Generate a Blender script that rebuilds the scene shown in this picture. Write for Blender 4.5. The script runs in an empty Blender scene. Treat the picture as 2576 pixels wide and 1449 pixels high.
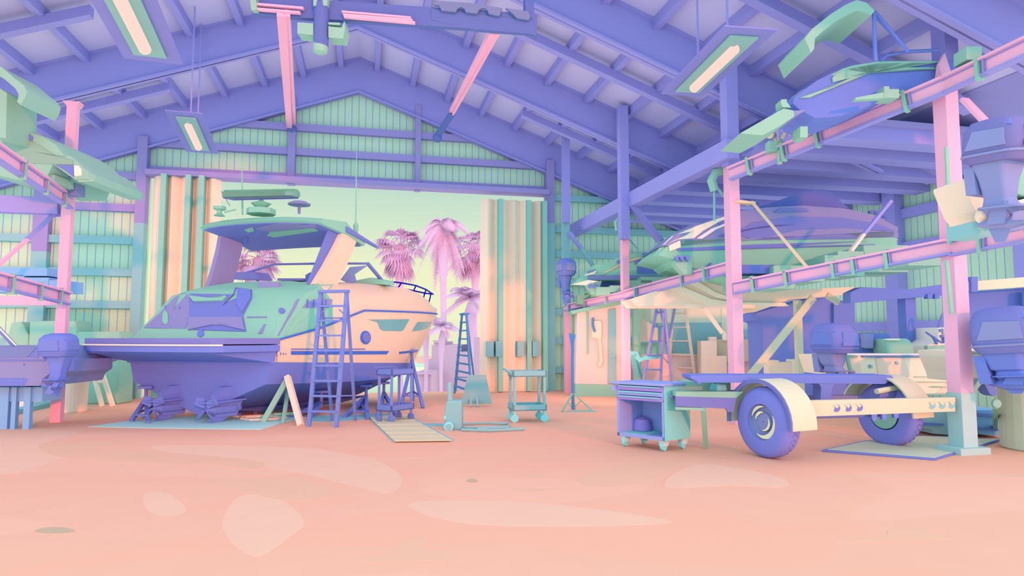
import bpy, bmesh, math, random
from mathutils import Vector, Matrix
from mathutils.bvhtree import BVHTree

random.seed(7)
scene = bpy.context.scene
COL = scene.collection
R = math.radians

# ---------------------------------------------------------------- camera
FPX, CX, CY = 1631.0, 1288.0, 724.5
YAW, PITCH, EYE = R(12.7), R(4.4), 1.6
cam_data = bpy.data.cameras.new('camera')
cam_data.sensor_fit = 'HORIZONTAL'
cam_data.sensor_width = 36.0
cam_data.lens = 36.0 * FPX / 2576.0
cam_data.clip_end = 800
cam = bpy.data.objects.new('camera', cam_data)
COL.objects.link(cam)
cam.location = (0, 0, EYE)
cam.rotation_euler = (R(90) + PITCH, 0, -YAW)
scene.camera = cam

# ---------------------------------------------------------------- sky, sun, exposure
def lin(c):
    out = []
    for v in c[:3]:
        v = v / 255.0
        out.append(v / 12.92 if v <= 0.04045 else ((v + 0.055) / 1.055) ** 2.4)
    return out

world = bpy.data.worlds.new('dusk_sky')
scene.world = world
world.use_nodes = True
nt = world.node_tree
nt.nodes.clear()
w_out = nt.nodes.new('ShaderNodeOutputWorld')
w_bg = nt.nodes.new('ShaderNodeBackground')
w_tc = nt.nodes.new('ShaderNodeTexCoord')
w_sep = nt.nodes.new('ShaderNodeSeparateXYZ')
w_ramp = nt.nodes.new('ShaderNodeValToRGB')
nt.links.new(w_tc.outputs['Generated'], w_sep.inputs[0])
w_map = nt.nodes.new('ShaderNodeMapRange')
w_map.inputs[1].default_value = -0.1
w_map.inputs[2].default_value = 0.4
nt.links.new(w_sep.outputs['Z'], w_map.inputs[0])
nt.links.new(w_map.outputs[0], w_ramp.inputs[0])
el = w_ramp.color_ramp.elements
def sky_stop(z, c, e=None):
    e = e or el.new((z + 0.1) / 0.5)
    e.position = (z + 0.1) / 0.5
    e.color = (*lin(c), 1)
sky_stop(-0.1, (214, 232, 204), el[0])
sky_stop(0.4, (150, 196, 200), el[1])
sky_stop(-0.03, (226, 236, 202))
sky_stop(0.03, (242, 243, 201))
sky_stop(0.10, (239, 244, 201))
sky_stop(0.17, (212, 233, 206))
sky_stop(0.24, (186, 218, 204))
# behind the hall the dusk sky is cool and bright
w_side = nt.nodes.new('ShaderNodeMapRange')
w_side.inputs[1].default_value = 0.15
w_side.inputs[2].default_value = -0.25
nt.links.new(w_sep.outputs['Y'], w_side.inputs[0])
w_mix = nt.nodes.new('ShaderNodeMix'); w_mix.data_type = 'RGBA'
nt.links.new(w_side.outputs[0], w_mix.inputs['Factor'])
nt.links.new(w_ramp.outputs[0], w_mix.inputs[6])
w_mix.inputs[7].default_value = (0.66, 1.06, 1.16, 1)
nt.links.new(w_mix.outputs[2], w_bg.inputs['Color'])
w_bg.inputs['Strength'].default_value = 1.0
nt.links.new(w_bg.outputs[0], w_out.inputs[0])
world.light_settings.distance = 2.2
world.light_settings.ao_factor = 0.43
scene.cycles.use_fast_gi = True
scene.cycles.fast_gi_method = 'ADD'
scene.cycles.max_bounces = 4
scene.cycles.diffuse_bounces = 2
scene.cycles.transparent_max_bounces = 12

sun_data = bpy.data.lights.new('low_sun', 'SUN')
sun_data.energy = 2.3
sun_data.color = (1.0, 0.13, 0.03)
sun_data.angle = R(3.0)
sun = bpy.data.objects.new('low_sun', sun_data)
COL.objects.link(sun)
SUN_DIR = Vector((0.22, -0.96, 0.15)).normalized()      # towards the sun
sun.rotation_euler = SUN_DIR.to_track_quat('Z', 'Y').to_euler()
sun.location = (10, -20, 12)

vs = scene.view_settings
vs.view_transform = 'Standard'
vs.look = 'None'
vs.gamma = 1.0
vs.exposure = 0.0
vs.use_curve_mapping = False

# ---------------------------------------------------------------- pixel -> place
FW = Vector((math.sin(YAW) * math.cos(PITCH), math.cos(YAW) * math.cos(PITCH), math.sin(PITCH)))
RT = Vector((math.cos(YAW), -math.sin(YAW), 0))
UP = RT.cross(FW)
EYEV = Vector((0, 0, EYE))
def ray(x, y): return FW + RT * ((x - CX) / FPX) - UP * ((y - CY) / FPX)
def at(x, y, k): return EYEV + ray(x, y) * k
def floor(x, y, z=0.0):
    d = ray(x, y); return EYEV + d * ((z - EYE) / d.z)
def onY(x, y, Y):
    d = ray(x, y); return EYEV + d * (Y / d.y)
def onX(x, y, X):
    d = ray(x, y); return EYEV + d * (X / d.x)
def onP(x, y, p0, n):
    d = ray(x, y); n = Vector(n); return EYEV + d * ((Vector(p0) - EYEV).dot(n) / d.dot(n))
def ks(k): return FPX / k        # pixels per metre at depth k

# ---------------------------------------------------------------- materials
AMB = (0.66, 0.62, 0.72)          # rough level of the interior light, used to choose paint colours
# how strongly each paint is tinted to sit right under this hall's light
CAL = {'beige_board': (0.787, 0.807, 0.781),
       'beige_door_sheet': (1.502, 0.777, 0.78),
       'blue_green_paint': (0.642, 0.822, 0.974),
       'blue_green_tinted_glass': (0.42, 0.724, 0.861),
       'blue_grey_timber': (0.536, 0.892, 1.491),
       'blue_mint_shadow': (1.233, 28.179, 1.337),
       'blue_mint_pier': (0.972, 0.948, 1.052),
       'blush_console': (1487240.314, 343.622, 1.202),
       'blush_gelcoat': (1525.364, 1.073, 1.232),
       'blush_hull': (2083.396, 1.609, 1.127),
       'sunlit_white_gelcoat': (1.041, 1.079, 1.007),
       'cream_rim_highlight': (39.963, 3.018, 1.011),
       'dusty_stain': (0.951, 0.837, 0.804),
       'lavender_bay_sheet': (0.648, 0.635, 0.761),
       'lavender_cabinet': (0.728, 0.994, 1.158),
       'lavender_girt_paint': (0.725, 0.699, 0.786),
       'lavender_ladder_paint': (0.455, 0.722, 0.917),
       'lavender_lamp_halo': (0.509, 0.531, 0.73),
       'lavender_deck_gap': (0.395, 0.553, 0.643),
       'lavender_roof_deck': (0.857, 0.848, 0.777),
       'lavender_vinyl': (0.859, 0.847, 0.862),
       'lavender_vinyl_light': (0.393, 0.577, 0.695),
       'mauve_building': (0.996, 0.972, 0.938),
       'mint_cabinet': (0.518, 0.964, 1.183),
       'mint_clamp': (0.637, 0.796, 0.85),
       'mint_and_shading_gelcoat': (0.8, 1.025, 0.874),
       'mint_lamp_reflector': (0.499, 0.59, 0.737),
       'mint_paint': (0.598, 0.839, 0.93),
       'pale_blush_gelcoat': (8.493, 132.059, 18.958),
       'pale_mint_hill': (1.029, 1.052, 0.95),
       'pale_trim': (6.49, 153.459, 0.809),
       'pale_wear_patch': (4.27, 0.822, 0.809),
       'peach_concrete': (2.108, 0.78, 0.771),
       'peach_paint': (56.452, 0.766, 1.051),
       'peach_yard_concrete': (1.009, 0.496, 0.548),
       'pink_palm': (1.13, 1.406, 1.333),
       'pink_rack_paint': (0.755, 0.761, 0.834),
       'ribbed_mint_sheet': (1.092, 1.075, 1.027),
       'sage_board': (0.951, 1.042, 1.114),
       'sage_gelcoat': (0.421, 0.611, 0.723),
       'sage_metal': (0.698, 1.026, 1.445),
       'sage_oil_stain': (0.913, 0.772, 0.755),
       'sand_board': (0.864, 0.963, 1.073),
       'sand_trailer_paint': (0.703, 0.854, 0.92),
       'slate_blue_paint': (0.32, 0.713, 1.005),
       'teal_plastic': (0.641, 1.207, 3.343),
       'violet_beam_paint': (0.532, 0.775, 0.932),
       'violet_blue_rail': (0.001, 0.002, 0.82),
       'violet_bottom_paint': (1.086, 1.128, 1.129),
       'violet_cabinet': (1.144, 0.838, 1.012),
       'violet_cowl': (0.564, 0.549, 0.637),
       'violet_headliner': (0.755, 0.893, 0.948),
       'violet_hoist_paint': (0.419, 0.6, 0.692),
       'violet_pinstripe': (0.2, 0.589, 1.039),
       'violet_plastic': (0.574, 0.667, 0.791),
       'violet_roof_paint': (0.884, 0.8, 0.874),
       'violet_tinted_glass': (0.635, 1.023, 12.458),
       'violet_tyre_rubber': (1.353, 1.209, 1.275)}
TARGET = {}
MATS = {}
def mat(name, c, rough=0.85, var=0.03, scale=2.5, amb=AMB, metal=0.0, spec=0.15):
    if name in MATS: return MATS[name]
    m = bpy.data.materials.new(name); m.use_nodes = True
    t = m.node_tree; b = t.nodes['Principled BSDF']
    TARGET[name] = c
    base = [max(0.0, min(0.95, v / a * q)) for v, a, q in zip(lin(c), amb, CAL.get(name, (1, 1, 1)))]
    tc = t.nodes.new('ShaderNodeTexCoord'); nz = t.nodes.new('ShaderNodeTexNoise'); mx = t.nodes.new('ShaderNodeMix')
    mx.data_type = 'RGBA'
    nz.inputs['Scale'].default_value = scale; nz.inputs['Detail'].default_value = 2
    t.links.new(tc.outputs['Object'], nz.inputs['Vector'])
    t.links.new(nz.outputs['Fac'], mx.inputs['Factor'])
    mx.inputs[6].default_value = (*[v * (1 - var) for v in base], 1)
    mx.inputs[7].default_value = (*[min(0.97, v * (1 + var)) for v in base], 1)
    t.links.new(mx.outputs[2], b.inputs['Base Color'])
    b.inputs['Roughness'].default_value = rough
    b.inputs['Specular IOR Level'].default_value = spec
    b.inputs['Metallic'].default_value = metal
    MATS[name] = m
    return m
def glow(name, c, s=1.0):
    if name in MATS: return MATS[name]
    m = bpy.data.materials.new(name); m.use_nodes = True
    t = m.node_tree; b = t.nodes['Principled BSDF']
    b.inputs['Base Color'].default_value = (0, 0, 0, 1)
    b.inputs['Emission Color'].default_value = (*lin(c), 1)
    b.inputs['Emission Strength'].default_value = s
    MATS[name] = m
    return m
def glass(name, c, alpha):
    m = mat(name, c, rough=0.15); m.node_tree.nodes['Principled BSDF'].inputs['Alpha'].default_value = alpha
    return m

# ---------------------------------------------------------------- things, parts
def props(o, label=None, cat=None, group=None, kind=None):
    if label: o['label'] = label
    if cat: o['category'] = cat
    if group: o['group'] = group
    if kind: o['kind'] = kind
    return o
def thing(name, label, cat, loc=(0, 0, 0), rz=0.0, group=None):
    o = bpy.data.objects.new(name, None); COL.objects.link(o)
    o.empty_display_size = 0.2
    o.location = loc; o.rotation_euler = (0, 0, rz)
    return props(o, label, cat, group)
def root_inv(p):
    while p.parent: p = p.parent
    return (Matrix.Translation(p.location) @ p.rotation_euler.to_matrix().to_4x4()).inverted()
def dup(root, loc=None, rz=None, label=None, group=None):
    r = root.copy(); COL.objects.link(r)
    if loc is not None: r.location = loc
    if rz is not None: r.rotation_euler = (0, 0, rz)
    if label: r['label'] = label
    if group: r['group'] = group
    for ch in list(root.children):
        c = ch.copy(); COL.objects.link(c); c.parent = r
        for g in list(ch.children):
            d = g.copy(); COL.objects.link(d); d.parent = c
    return r

class MB:
    """collects shapes; build() links them as ONE mesh object"""
    def __init__(s): s.v = []; s.f = []
    def add(s, vs, fs):
        n = len(s.v); s.v += [Vector(p) for p in vs]; s.f += [tuple(i + n for i in f) for f in fs]; return s
    def box(s, lo, hi):
        x0, y0, z0 = lo; x1, y1, z1 = hi
        return s.add([(x0,y0,z0),(x1,y0,z0),(x1,y1,z0),(x0,y1,z0),(x0,y0,z1),(x1,y0,z1),(x1,y1,z1),(x0,y1,z1)],
                     [(0,3,2,1),(4,5,6,7),(0,1,5,4),(1,2,6,5),(2,3,7,6),(3,0,4,7)])
    def bar(s, p, q, w, h=None, up=(0, 0, 1)):
        h = w if h is None else h
        p, q = Vector(p), Vector(q); d = (q - p).normalized(); u = Vector(up)
        if abs(d.dot(u)) > 0.98: u = Vector((0, 1, 0))
        a = d.cross(u).normalized(); b = a.cross(d).normalized()
        c = [(-1,-1),(1,-1),(1,1),(-1,1)]
        vs = [e + a * (i * w / 2) + b * (j * h / 2) for e in (p, q) for i, j in c]
        return s.add(vs, [(0,1,2,3),(7,6,5,4),(0,4,5,1),(1,5,6,2),(2,6,7,3),(3,7,4,0)])
    def loft(s, rings, caps=True, closed=True):
        n = len(rings[0]); vs = [p for r in rings for p in r]; fs = []
        m = n if closed else n - 1
        for i in range(len(rings) - 1):
            for j in range(m):
                fs.append((i*n + j, i*n + (j+1) % n, (i+1)*n + (j+1) % n, (i+1)*n + j))
        if caps: fs += [tuple(range(n))[::-1], tuple(range((len(rings)-1)*n, len(rings)*n))]
        return s.add(vs, fs)
    def tube(s, pts, r, n=8, caps=True):
        pts = [Vector(p) for p in pts]; rings = []; prev = None
        for i, p in enumerate(pts):
            d = ((pts[i+1] if i + 1 < len(pts) else p) - (pts[i-1] if i else p)).normalized()
            if prev is None:
                u = Vector((0, 0, 1)) if abs(d.z) < 0.9 else Vector((1, 0, 0))
                a = d.cross(u).normalized()
            else:
                a = (prev - d * prev.dot(d)).normalized()
            prev = a; b = d.cross(a)
            rr = r[i] if isinstance(r, (list, tuple)) else r
            rings.append([p + (a * math.cos(t) + b * math.sin(t)) * rr for t in [2*math.pi*j/n for j in range(n)]])
        return s.loft(rings, caps)
    def prism(s, poly, vec):
        vec = Vector(vec); a = [Vector(p) for p in poly]; n = len(a)
        vs = a + [p + vec for p in a]
        fs = [tuple(range(n)), tuple(range(2*n-1, n-1, -1))] + [(i, i+n, (i+1) % n + n, (i+1) % n) for i in range(n)]
        return s.add(vs, fs)
    def lathe(s, prof, c, axis=(0, 0, 1), n=20, caps=True):
        """prof: (radius, distance along axis)"""
        ax = Vector(axis).normalized(); u = Vector((0, 0, 1)) if abs(ax.z) < 0.9 else Vector((1, 0, 0))
        a = ax.cross(u).normalized(); b = ax.cross(a); c = Vector(c)
        rings = [[c + ax * h + (a * math.cos(2*math.pi*j/n) + b * math.sin(2*math.pi*j/n)) * r for j in range(n)] for r, h in prof]
        return s.loft(rings, caps)
    def ball(s, c, r, n=14, m=8):
        c = Vector(c); rr = r if isinstance(r, (tuple, list)) else (r, r, r)
        rings = []
        for i in range(m + 1):
            t = math.pi * (0.02 + 0.96 * i / m)
            rings.append([c + Vector((rr[0]*math.sin(t)*math.cos(2*math.pi*j/n), rr[1]*math.sin(t)*math.sin(2*math.pi*j/n), -rr[2]*math.cos(t))) for j in range(n)])
        return s.loft(rings)
    def build(s, name, m, parent=None, world=True, smooth=False, bevel=0.0, subd=0, **pr):
        me = bpy.data.meshes.new(name)
        vs = s.v
        if parent is not None and world:
            inv = root_inv(parent); vs = [inv @ p for p in vs]
        me.from_pydata([tuple(p) for p in vs], [], s.f); me.update()
        bm = bmesh.new(); bm.from_mesh(me); bmesh.ops.recalc_face_normals(bm, faces=bm.faces); bm.to_mesh(me); bm.free()
        o = bpy.data.objects.new(name, me); COL.objects.link(o)
        me.materials.append(m)
        if parent is not None: o.parent = parent
        if smooth:
            for p in me.polygons: p.use_smooth = True
        if bevel:
            b = o.modifiers.new('bevel', 'BEVEL'); b.width = bevel; b.segments = 2; b.limit_method = 'ANGLE'
        if subd:
            u = o.modifiers.new('sub', 'SUBSURF'); u.levels = subd; u.render_levels = subd
        if smooth and not subd:
            try:
                me.set_sharp_from_angle(angle=R(40))
            except Exception: pass
        return props(o, **pr)
def bx(lo, hi): return MB().box(lo, hi)
def struct(mb, name, m, **k):
    o = mb.build(name, m, **k); o['kind'] = 'structure'; return o
def pxY(pts, Y): return [onY(x, y, Y) for x, y in pts]
def pxX(pts, X): return [onX(x, y, X) for x, y in pts]
def pxK(pts, k): return [at(x, y, k) for x, y in pts]
def bvh_of(obs):
    vs, fs = [], []
    for o in obs:
        M = Matrix.Identity(4); q = o
        while q: 
            M = (Matrix.Translation(q.location) @ q.rotation_euler.to_matrix().to_4x4()) @ M; q = q.parent
        n = len(vs); vs += [M @ v.co for v in o.data.vertices]; fs += [tuple(i + n for i in p.vertices) for p in o.data.polygons]
    return BVHTree.FromPolygons(vs, fs)
def decal(bvh, pts, t=0.012, sub=1):
    """polygon lying on a surface at the seen place, with its own thickness"""
    P = []
    for i, (x, y) in enumerate(pts):
        x2, y2 = pts[(i + 1) % len(pts)]
        for s in range(sub):
            f = s / sub; P.append((x + (x2 - x) * f, y + (y2 - y) * f))
    hits = []
    for x, y in P:
        h = bvh.ray_cast(EYEV, ray(x, y).normalized())
        if h[0] is None: continue
        n = h[1] if h[1].dot(ray(x, y)) < 0 else -h[1]
        hits.append((h[0], n))
    mb = MB()
    if len(hits) < 3: return mb
    n = len(hits)
    cen = sum((h[0] for h in hits), Vector()) / n; nm = sum((h[1] for h in hits), Vector()).normalized()
    ch = bvh.ray_cast(cen + nm * 0.6, -nm, 1.2)
    if ch[0] is not None: cen = ch[0]
    vs = [h[0] + nm * t for h in hits] + [h[0] - nm * 0.03 for h in hits] + [cen + nm * t]
    fs = [(i, (i+1) % n, 2*n) for i in range(n)] + [(i, i+n, (i+1) % n + n, (i+1) % n) for i in range(n)]
    return mb.add(vs, fs)

# palette, named by what is painted
M_steel = mat('violet_steel_paint', (122, 124, 198))
M_steel2 = mat('lavender_steel_paint', (139, 137, 200))
M_deck = mat('lavender_roof_sheet', (150, 146, 197))
M_wall = mat('mint_sheet_metal', (147, 183, 182))
M_teal = mat('blue_green_paint', (142, 178, 184))
M_pink = mat('pink_rack_paint', (232, 174, 208))
M_floor = mat('peach_concrete', (253, 194, 178), amb=(.9, .82, .92))
M_beige = mat('beige_board', (205, 192, 178))
M_sand = mat('sand_board', (216, 191, 178))
M_peach = mat('peach_paint', (254, 200, 184))
M_white = mat('white_gelcoat', (160, 196, 188), rough=0.5)
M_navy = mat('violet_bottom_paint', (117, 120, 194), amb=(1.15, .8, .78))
M_dark = mat('deep_violet_rubber', (117, 119, 193))
M_viol = mat('violet_plastic', (130, 130, 202))
M_mint = mat('mint_paint', (150, 188, 180))
# ================================================================ the hall
YB = 19.3                       # back wall
XR, ZR, SL = -0.31, 8.78, 0.366  # ridge of the rafters' undersides, roof slope
DEP = 1.08                      # rafter depth
def zsoff(x): return ZR - SL * abs(x - XR)
XL_END, XR_END = -11.0, 10.4

def panel_mat(name, c, line, pitch, wid):
    """sheet metal with thin coloured seams along one axis"""
    m = mat(name, c, amb=(.62, .6, .755))
    t = m.node_tree; b = t.nodes['Principled BSDF']
    src = b.inputs['Base Color'].links[0].from_socket
    tc = t.nodes.new('ShaderNodeTexCoord'); sp = t.nodes.new('ShaderNodeSeparateXYZ')
    ad = t.nodes.new('ShaderNodeMath'); ad.operation = 'ADD'
    mo = t.nodes.new('ShaderNodeMath'); mo.operation = 'PINGPONG'; mo.inputs[1].default_value = pitch / 2
    lt = t.nodes.new('ShaderNodeMath'); lt.operation = 'LESS_THAN'; lt.inputs[1].default_value = wid / 2
    mx = t.nodes.new('ShaderNodeMix'); mx.data_type = 'RGBA'
    t.links.new(tc.outputs['Object'], sp.inputs[0])
    t.links.new(sp.outputs['X'], ad.inputs[0]); t.links.new(sp.outputs['Y'], ad.inputs[1])
    t.links.new(ad.outputs[0], mo.inputs[0]); t.links.new(mo.outputs[0], lt.inputs[0])
    t.links.new(lt.outputs[0], mx.inputs['Factor'])
    t.links.new(src, mx.inputs[6]); mx.inputs[7].default_value = (*[v / a for v, a in zip(lin(line), AMB)], 1)
    t.links.new(mx.outputs[2], b.inputs['Base Color'])
    return m
M_rib = panel_mat('ribbed_mint_sheet', (149, 185, 181), (126, 140, 192), 0.2, 0.022)

AR = (.52, .45, .585)
M_steel = mat('violet_roof_paint', (123, 125, 199), amb=AR)
M_deck = mat('lavender_roof_deck', (150, 146, 197), amb=(.47, .415, .47))
M_steel2 = mat('lavender_girt_paint', (136, 136, 200), amb=(.56, .53, .65))
# floor: one slab, its stains are patches of their own shape in the paint
def floor_mat():
    m = M_floor; t = m.node_tree; b = t.nodes['Principled BSDF']
    src = b.inputs['Base Color'].links[0].from_socket
    tc = t.nodes.new('ShaderNodeTexCoord')
    def noise(sc, det, sx=1, sy=1, off=(0, 0, 0)):
        mp = t.nodes.new('ShaderNodeMapping'); mp.inputs['Scale'].default_value = (sx, sy, 1); mp.inputs['Location'].default_value = off
        n = t.nodes.new('ShaderNodeTexNoise'); n.inputs['Scale'].default_value = sc; n.inputs['Detail'].default_value = det
        t.links.new(tc.outputs['Object'], mp.inputs[0]); t.links.new(mp.outputs[0], n.inputs['Vector']); return n.outputs['Fac']
    def over(src, fac, lo, hi, c, amount):
        r = t.nodes.new('ShaderNodeMapRange'); r.inputs[1].default_value = lo; r.inputs[2].default_value = hi; r.inputs[4].default_value = amount
        t.links.new(fac, r.inputs[0])
        mx = t.nodes.new('ShaderNodeMix'); mx.data_type = 'RGBA'
        t.links.new(r.outputs[0], mx.inputs['Factor']); t.links.new(src, mx.inputs[6])
        mx.inputs[7].default_value = (*[min(.97, v / a * q) for v, a, q in zip(lin(c), (.9, .82, .92), CAL.get('peach_concrete', (1, 1, 1)))], 1)
        return mx.outputs[2]
    s = over(src, noise(0.35, 1.5, 0.55, 1.2), 0.53, 0.545, (253, 198, 183), 0.9)
    s = over(s, noise(0.5, 1.0, 0.7, 1.3, (5, 2, 0)), 0.56, 0.58, (251, 192, 175), 0.8)
    s = over(s, noise(0.6, 3.0, 0.4, 1.4, (3.3, 9, 0)), 0.67, 0.71, (238, 190, 174), 0.7)
    s = over(s, noise(0.6, 6.0, 0.5, 1.3, (7.7, 1, 0)), 0.70, 0.76, (222, 190, 174), 0.6)
    t.links.new(s, b.inputs['Base Color'])
floor_mat()
struct(MB().box((-16, -6, -0.3), (20, YB + 0.25, 0)), 'floor', M_floor)

# back wall with the big opening
z_head = 6.05
xl, xr_ = onY(355, 990, YB).x, onY(1374, 985, YB).x      # opening edges
def wall_poly(pts, name):
    mb = MB().prism([(x, YB, z) for x, z in pts], (0, 0.12, 0)); return struct(mb, name, M_rib)
top = lambda x: zsoff(x) + DEP + 0.05
wall_back = wall_poly([(XL_END, 0), (xl, 0), (xl, z_head), (xr_, z_head), (xr_, 0), (16.5, 0), (16.5, 6.2), (XR_END, top(XR_END)), (XR, top(XR)), (XL_END, top(XL_END))], 'wall_back')

n_trim = [0]
def trim(mb, m=None, **k):
    n_trim[0] += 1
    return struct(mb, 'trim_%d' % n_trim[0], m or M_steel, **k)
yg = YB - 0.09
def girt(x0, x1, z, h=0.22, m=None): trim(MB().box((x0, yg - 0.09, z - h/2), (x1, YB, z + h/2)), m)
# gable girts above the opening
for py in (332, 392, 455):
    z = onY(870, py, YB).z
    half = (ZR + 0.3 - z) / SL
    girt(max(xl - .2, XR - half), min(xr_ + .2, XR + half), z, 0.2, M_steel2)
# girts of the wall left and right of the opening
for py in (443, 524, 606, 686, 767, 860, 940):
    girt(XL_END, xl - 0.2, onY(280, py, YB).z, 0.2, M_teal if py > 560 else M_steel2)
for py in (504, 582, 643, 714, 786, 857, 929):
    girt(xr_ + 0.1, 16.4, onY(1480, py, YB).z, 0.19, M_teal)
# posts of the gable and the jambs of the opening
for px, w in ((735, 0.2), (1050, 0.16)):
    x = onY(px, 400, YB).x; trim(MB().box((x - w/2, yg - 0.14, z_head - .1), (x + w/2, YB, zsoff(x) + .4)), M_steel2)
for px0, px1 in ((341, 366), (1369, 1389)):
    x0, x1 = onY(px0, 700, YB).x, onY(px1, 700, YB).x
    zt = onY(px0, 565, YB).z
    trim(MB().box((x0, yg - 0.22, 0), (x1, YB, zt)), M_teal)
    trim(MB().box((x0, yg - 0.22, zt), (x1, YB, zsoff(x0) + .4)), M_steel2)
for px in (105, -120):
    x = onY(px, 700, YB).x
    zt = onY(px, 635, YB).z
    trim(MB().box((x - .18, yg - 0.15, 0), (x + .18, YB, zt)), M_teal)
    trim(MB().box((x - .18, yg - 0.15, zt), (x + .18, YB, zsoff(x) + .4)), M_steel2)

# roof
th = 0.06
Y0R = 4.6                       # the roof starts here, the yard in front is open
for sgn, xe, nm in ((-1, XL_END, 'ceiling'), (1, XR_END, 'ceiling')):
    zr, ze = ZR + DEP, zsoff(xe) + DEP
    struct(MB().prism([(XR, Y0R, zr), (xe, Y0R, ze), (xe, Y0R, ze + th), (XR, Y0R, zr + th)], (0, YB + .1 - Y0R, 0)), nm, M_deck)
def slope_bar(x0, x1, y, w, d, drop, m):
    """straight bar along the roof slope, its top against the deck"""
    z0, z1 = zsoff(x0) + DEP - drop, zsoff(x1) + DEP - drop
    return trim(MB().prism([(x0, y - w/2, z0), (x1, y - w/2, z1), (x1, y - w/2, z1 - d), (x0, y - w/2, z0 - d)], (0, w, 0)), m)
frames = [19.13, 15.4, 11.3, 7.2, 4.75]
for y in frames:
    mb = MB()
    for xe in (XL_END, XR_END):
        dp = DEP if y > 18 else DEP - .16
        for z_a, z_b, w in ((0, dp, 0.04), (dp - 0.05, dp, 0.24), (0.0, 0.05, 0.2)):
            z0, z1 = ZR + DEP - z_a, zsoff(xe) + DEP - z_a
            mb.prism([(XR, y - w/2, z0), (xe, y - w/2, z1), (xe, y - w/2, z1 - (z_b - z_a)), (XR, y - w/2, z0 - (z_b - z_a))], (0, w, 0))
    trim(mb, M_steel)
# purlins along the hall, one trim object for each
xs = [XR + 0.52 + 1.04 * i for i in range(10)] + [XR - 0.52 - 1.04 * i for i in range(10)]
for x in xs:
    z = zsoff(x) + DEP
    trim(MB().prism([(x - .075, Y0R, z - .19), (x + .075, Y0R, z - .19), (x + .075, Y0R, z + .02), (x - .075, Y0R, z + .02)], (0, YB - .1 - Y0R, 0)), M_steel)
for y, x0 in ((17.4, 4.2), (17.4, -4.9), (13.4, 3.0), (13.4, -5.2), (9.2, 1.6), (9.2, -3.0), (5.2, 1.2)):
    slope_bar(x0, XR_END if x0 > 0 else XL_END, y, 0.2, 0.2, 0.17, M_steel)

# right-hand eave girder on the column line, and roof columns over the rack posts
gx0, gx1 = 6.2, 6.95
gz = 5.05
trim(MB().bar((6.22, 19.2, 4.9), (6.58, 10.6, 5.1), 0.25, 0.36), M_steel)
def gline(y): return 6.22 + (19.2 - y) / 16.2 * 0.68

# lean-to bay on the right: flat sheet roof with beams across it
struct(MB().box((7.15, 9.6, 5.42), (16.6, YB, 5.5)), 'ceiling', mat('lavender_bay_sheet', (137, 134, 199), amb=AR))
zz = zsoff(XR_END) + DEP
struct(MB().prism([(XR_END - .05, 6.5, zz), (12.6, 6.5, zz - .366 * 2.2), (12.6, 6.5, zz - .366 * 2.2 + .06), (XR_END - .05, 6.5, zz + .06)], (0, 5.8, 0)), 'ceiling', mat('lavender_bay_sheet', (137, 134, 199), amb=AR))
for i, y in enumerate((10.0, 11.0, 12.1, 13.2, 14.5, 15.8, 17.2, 18.4)):
    trim(MB().box((7.15 if y > 9.6 else 8.4, y - .22, 5.17), (16.6, y + .22, 5.42)), M_steel)
# right wall of that bay
XW = 13.4
struct(MB().box((XW, 6.5, 0), (XW + .12, YB, 5.45)), 'wall_right', M_rib)
for z in (0.9, 1.9, 3.9, 4.75):
    trim(MB().box((XW - .14, 6.5, z - .12), (XW, YB, z + .12)), M_steel)
for px in (2262, 2600):
    p = onX(px, 600, XW)
    trim(MB().box((XW - .3, p.y - .2, 0), (XW, p.y + .2, 5.45)), M_steel)

# folded sheet doors on both sides of the opening
M_door = mat('beige_door_sheet', (206, 192, 178), amb=(.52, .47, .5))
def folding_door(n, px0, px1, ztop, hinges):
    x0, x1 = onY(px0, 900, YB - .3).x, onY(px1, 900, YB - .3).x
    folds = 11; pts = []
    for i in range(folds):
        f = i / (folds - 1)
        pts.append((x0 + (x1 - x0) * f, YB - 0.18 - (0.20 if i % 2 else 0.0)))
    mb = MB()
    for (xa, ya), (xb, yb) in zip(pts, pts[1:]):
        d = Vector((xb - xa, yb - ya, 0)).normalized(); nn = Vector((-d.y, d.x, 0)) * 0.03
        a, b = Vector((xa, ya, 0.03)), Vector((xb, yb, 0.03))
        mb.prism([a - nn, b - nn, b + nn, a + nn], (0, 0, ztop))
    dr = struct(mb, 'door_%d' % n, M_door)
    for h in hinges:
        i = int(h * (folds - 1)); f = h
        x = x0 + (x1 - x0) * h
        MB().box((x - .07, YB - .54, .03), (x + .07, YB - .2, ztop + .01)).build('hinge_stile', M_mint, dr)
    return dr, x0, x1
d1, dx0, dx1 = folding_door(1, 368, 537, 6.0, (0.18, 0.55, 0.75))
d2, ex0, ex1 = folding_door(2, 1210, 1372, 5.75, (0.28, 0.72, 0.97))
for px in (1231, 1253, 1307, 1345):
    x = onY(px, 880, YB - .4).x
    MB().box((x - .1, YB - .56, 1.05), (x + .1, YB - .3, 1.5)).build('window_light', M_teal, d2)
trim(MB().box((xl, YB - .5, 5.98), (xr_, YB, 6.12)), M_steel2)

# outdoors
M_ground = mat('peach_yard_concrete', (252, 203, 190), var=.02)
GZ = -4.0                       # the yard outside lies lower than the hall
struct(MB().box((-80, YB + .3, GZ - .3), (80, 200, GZ)), 'ground', M_ground)
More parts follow.
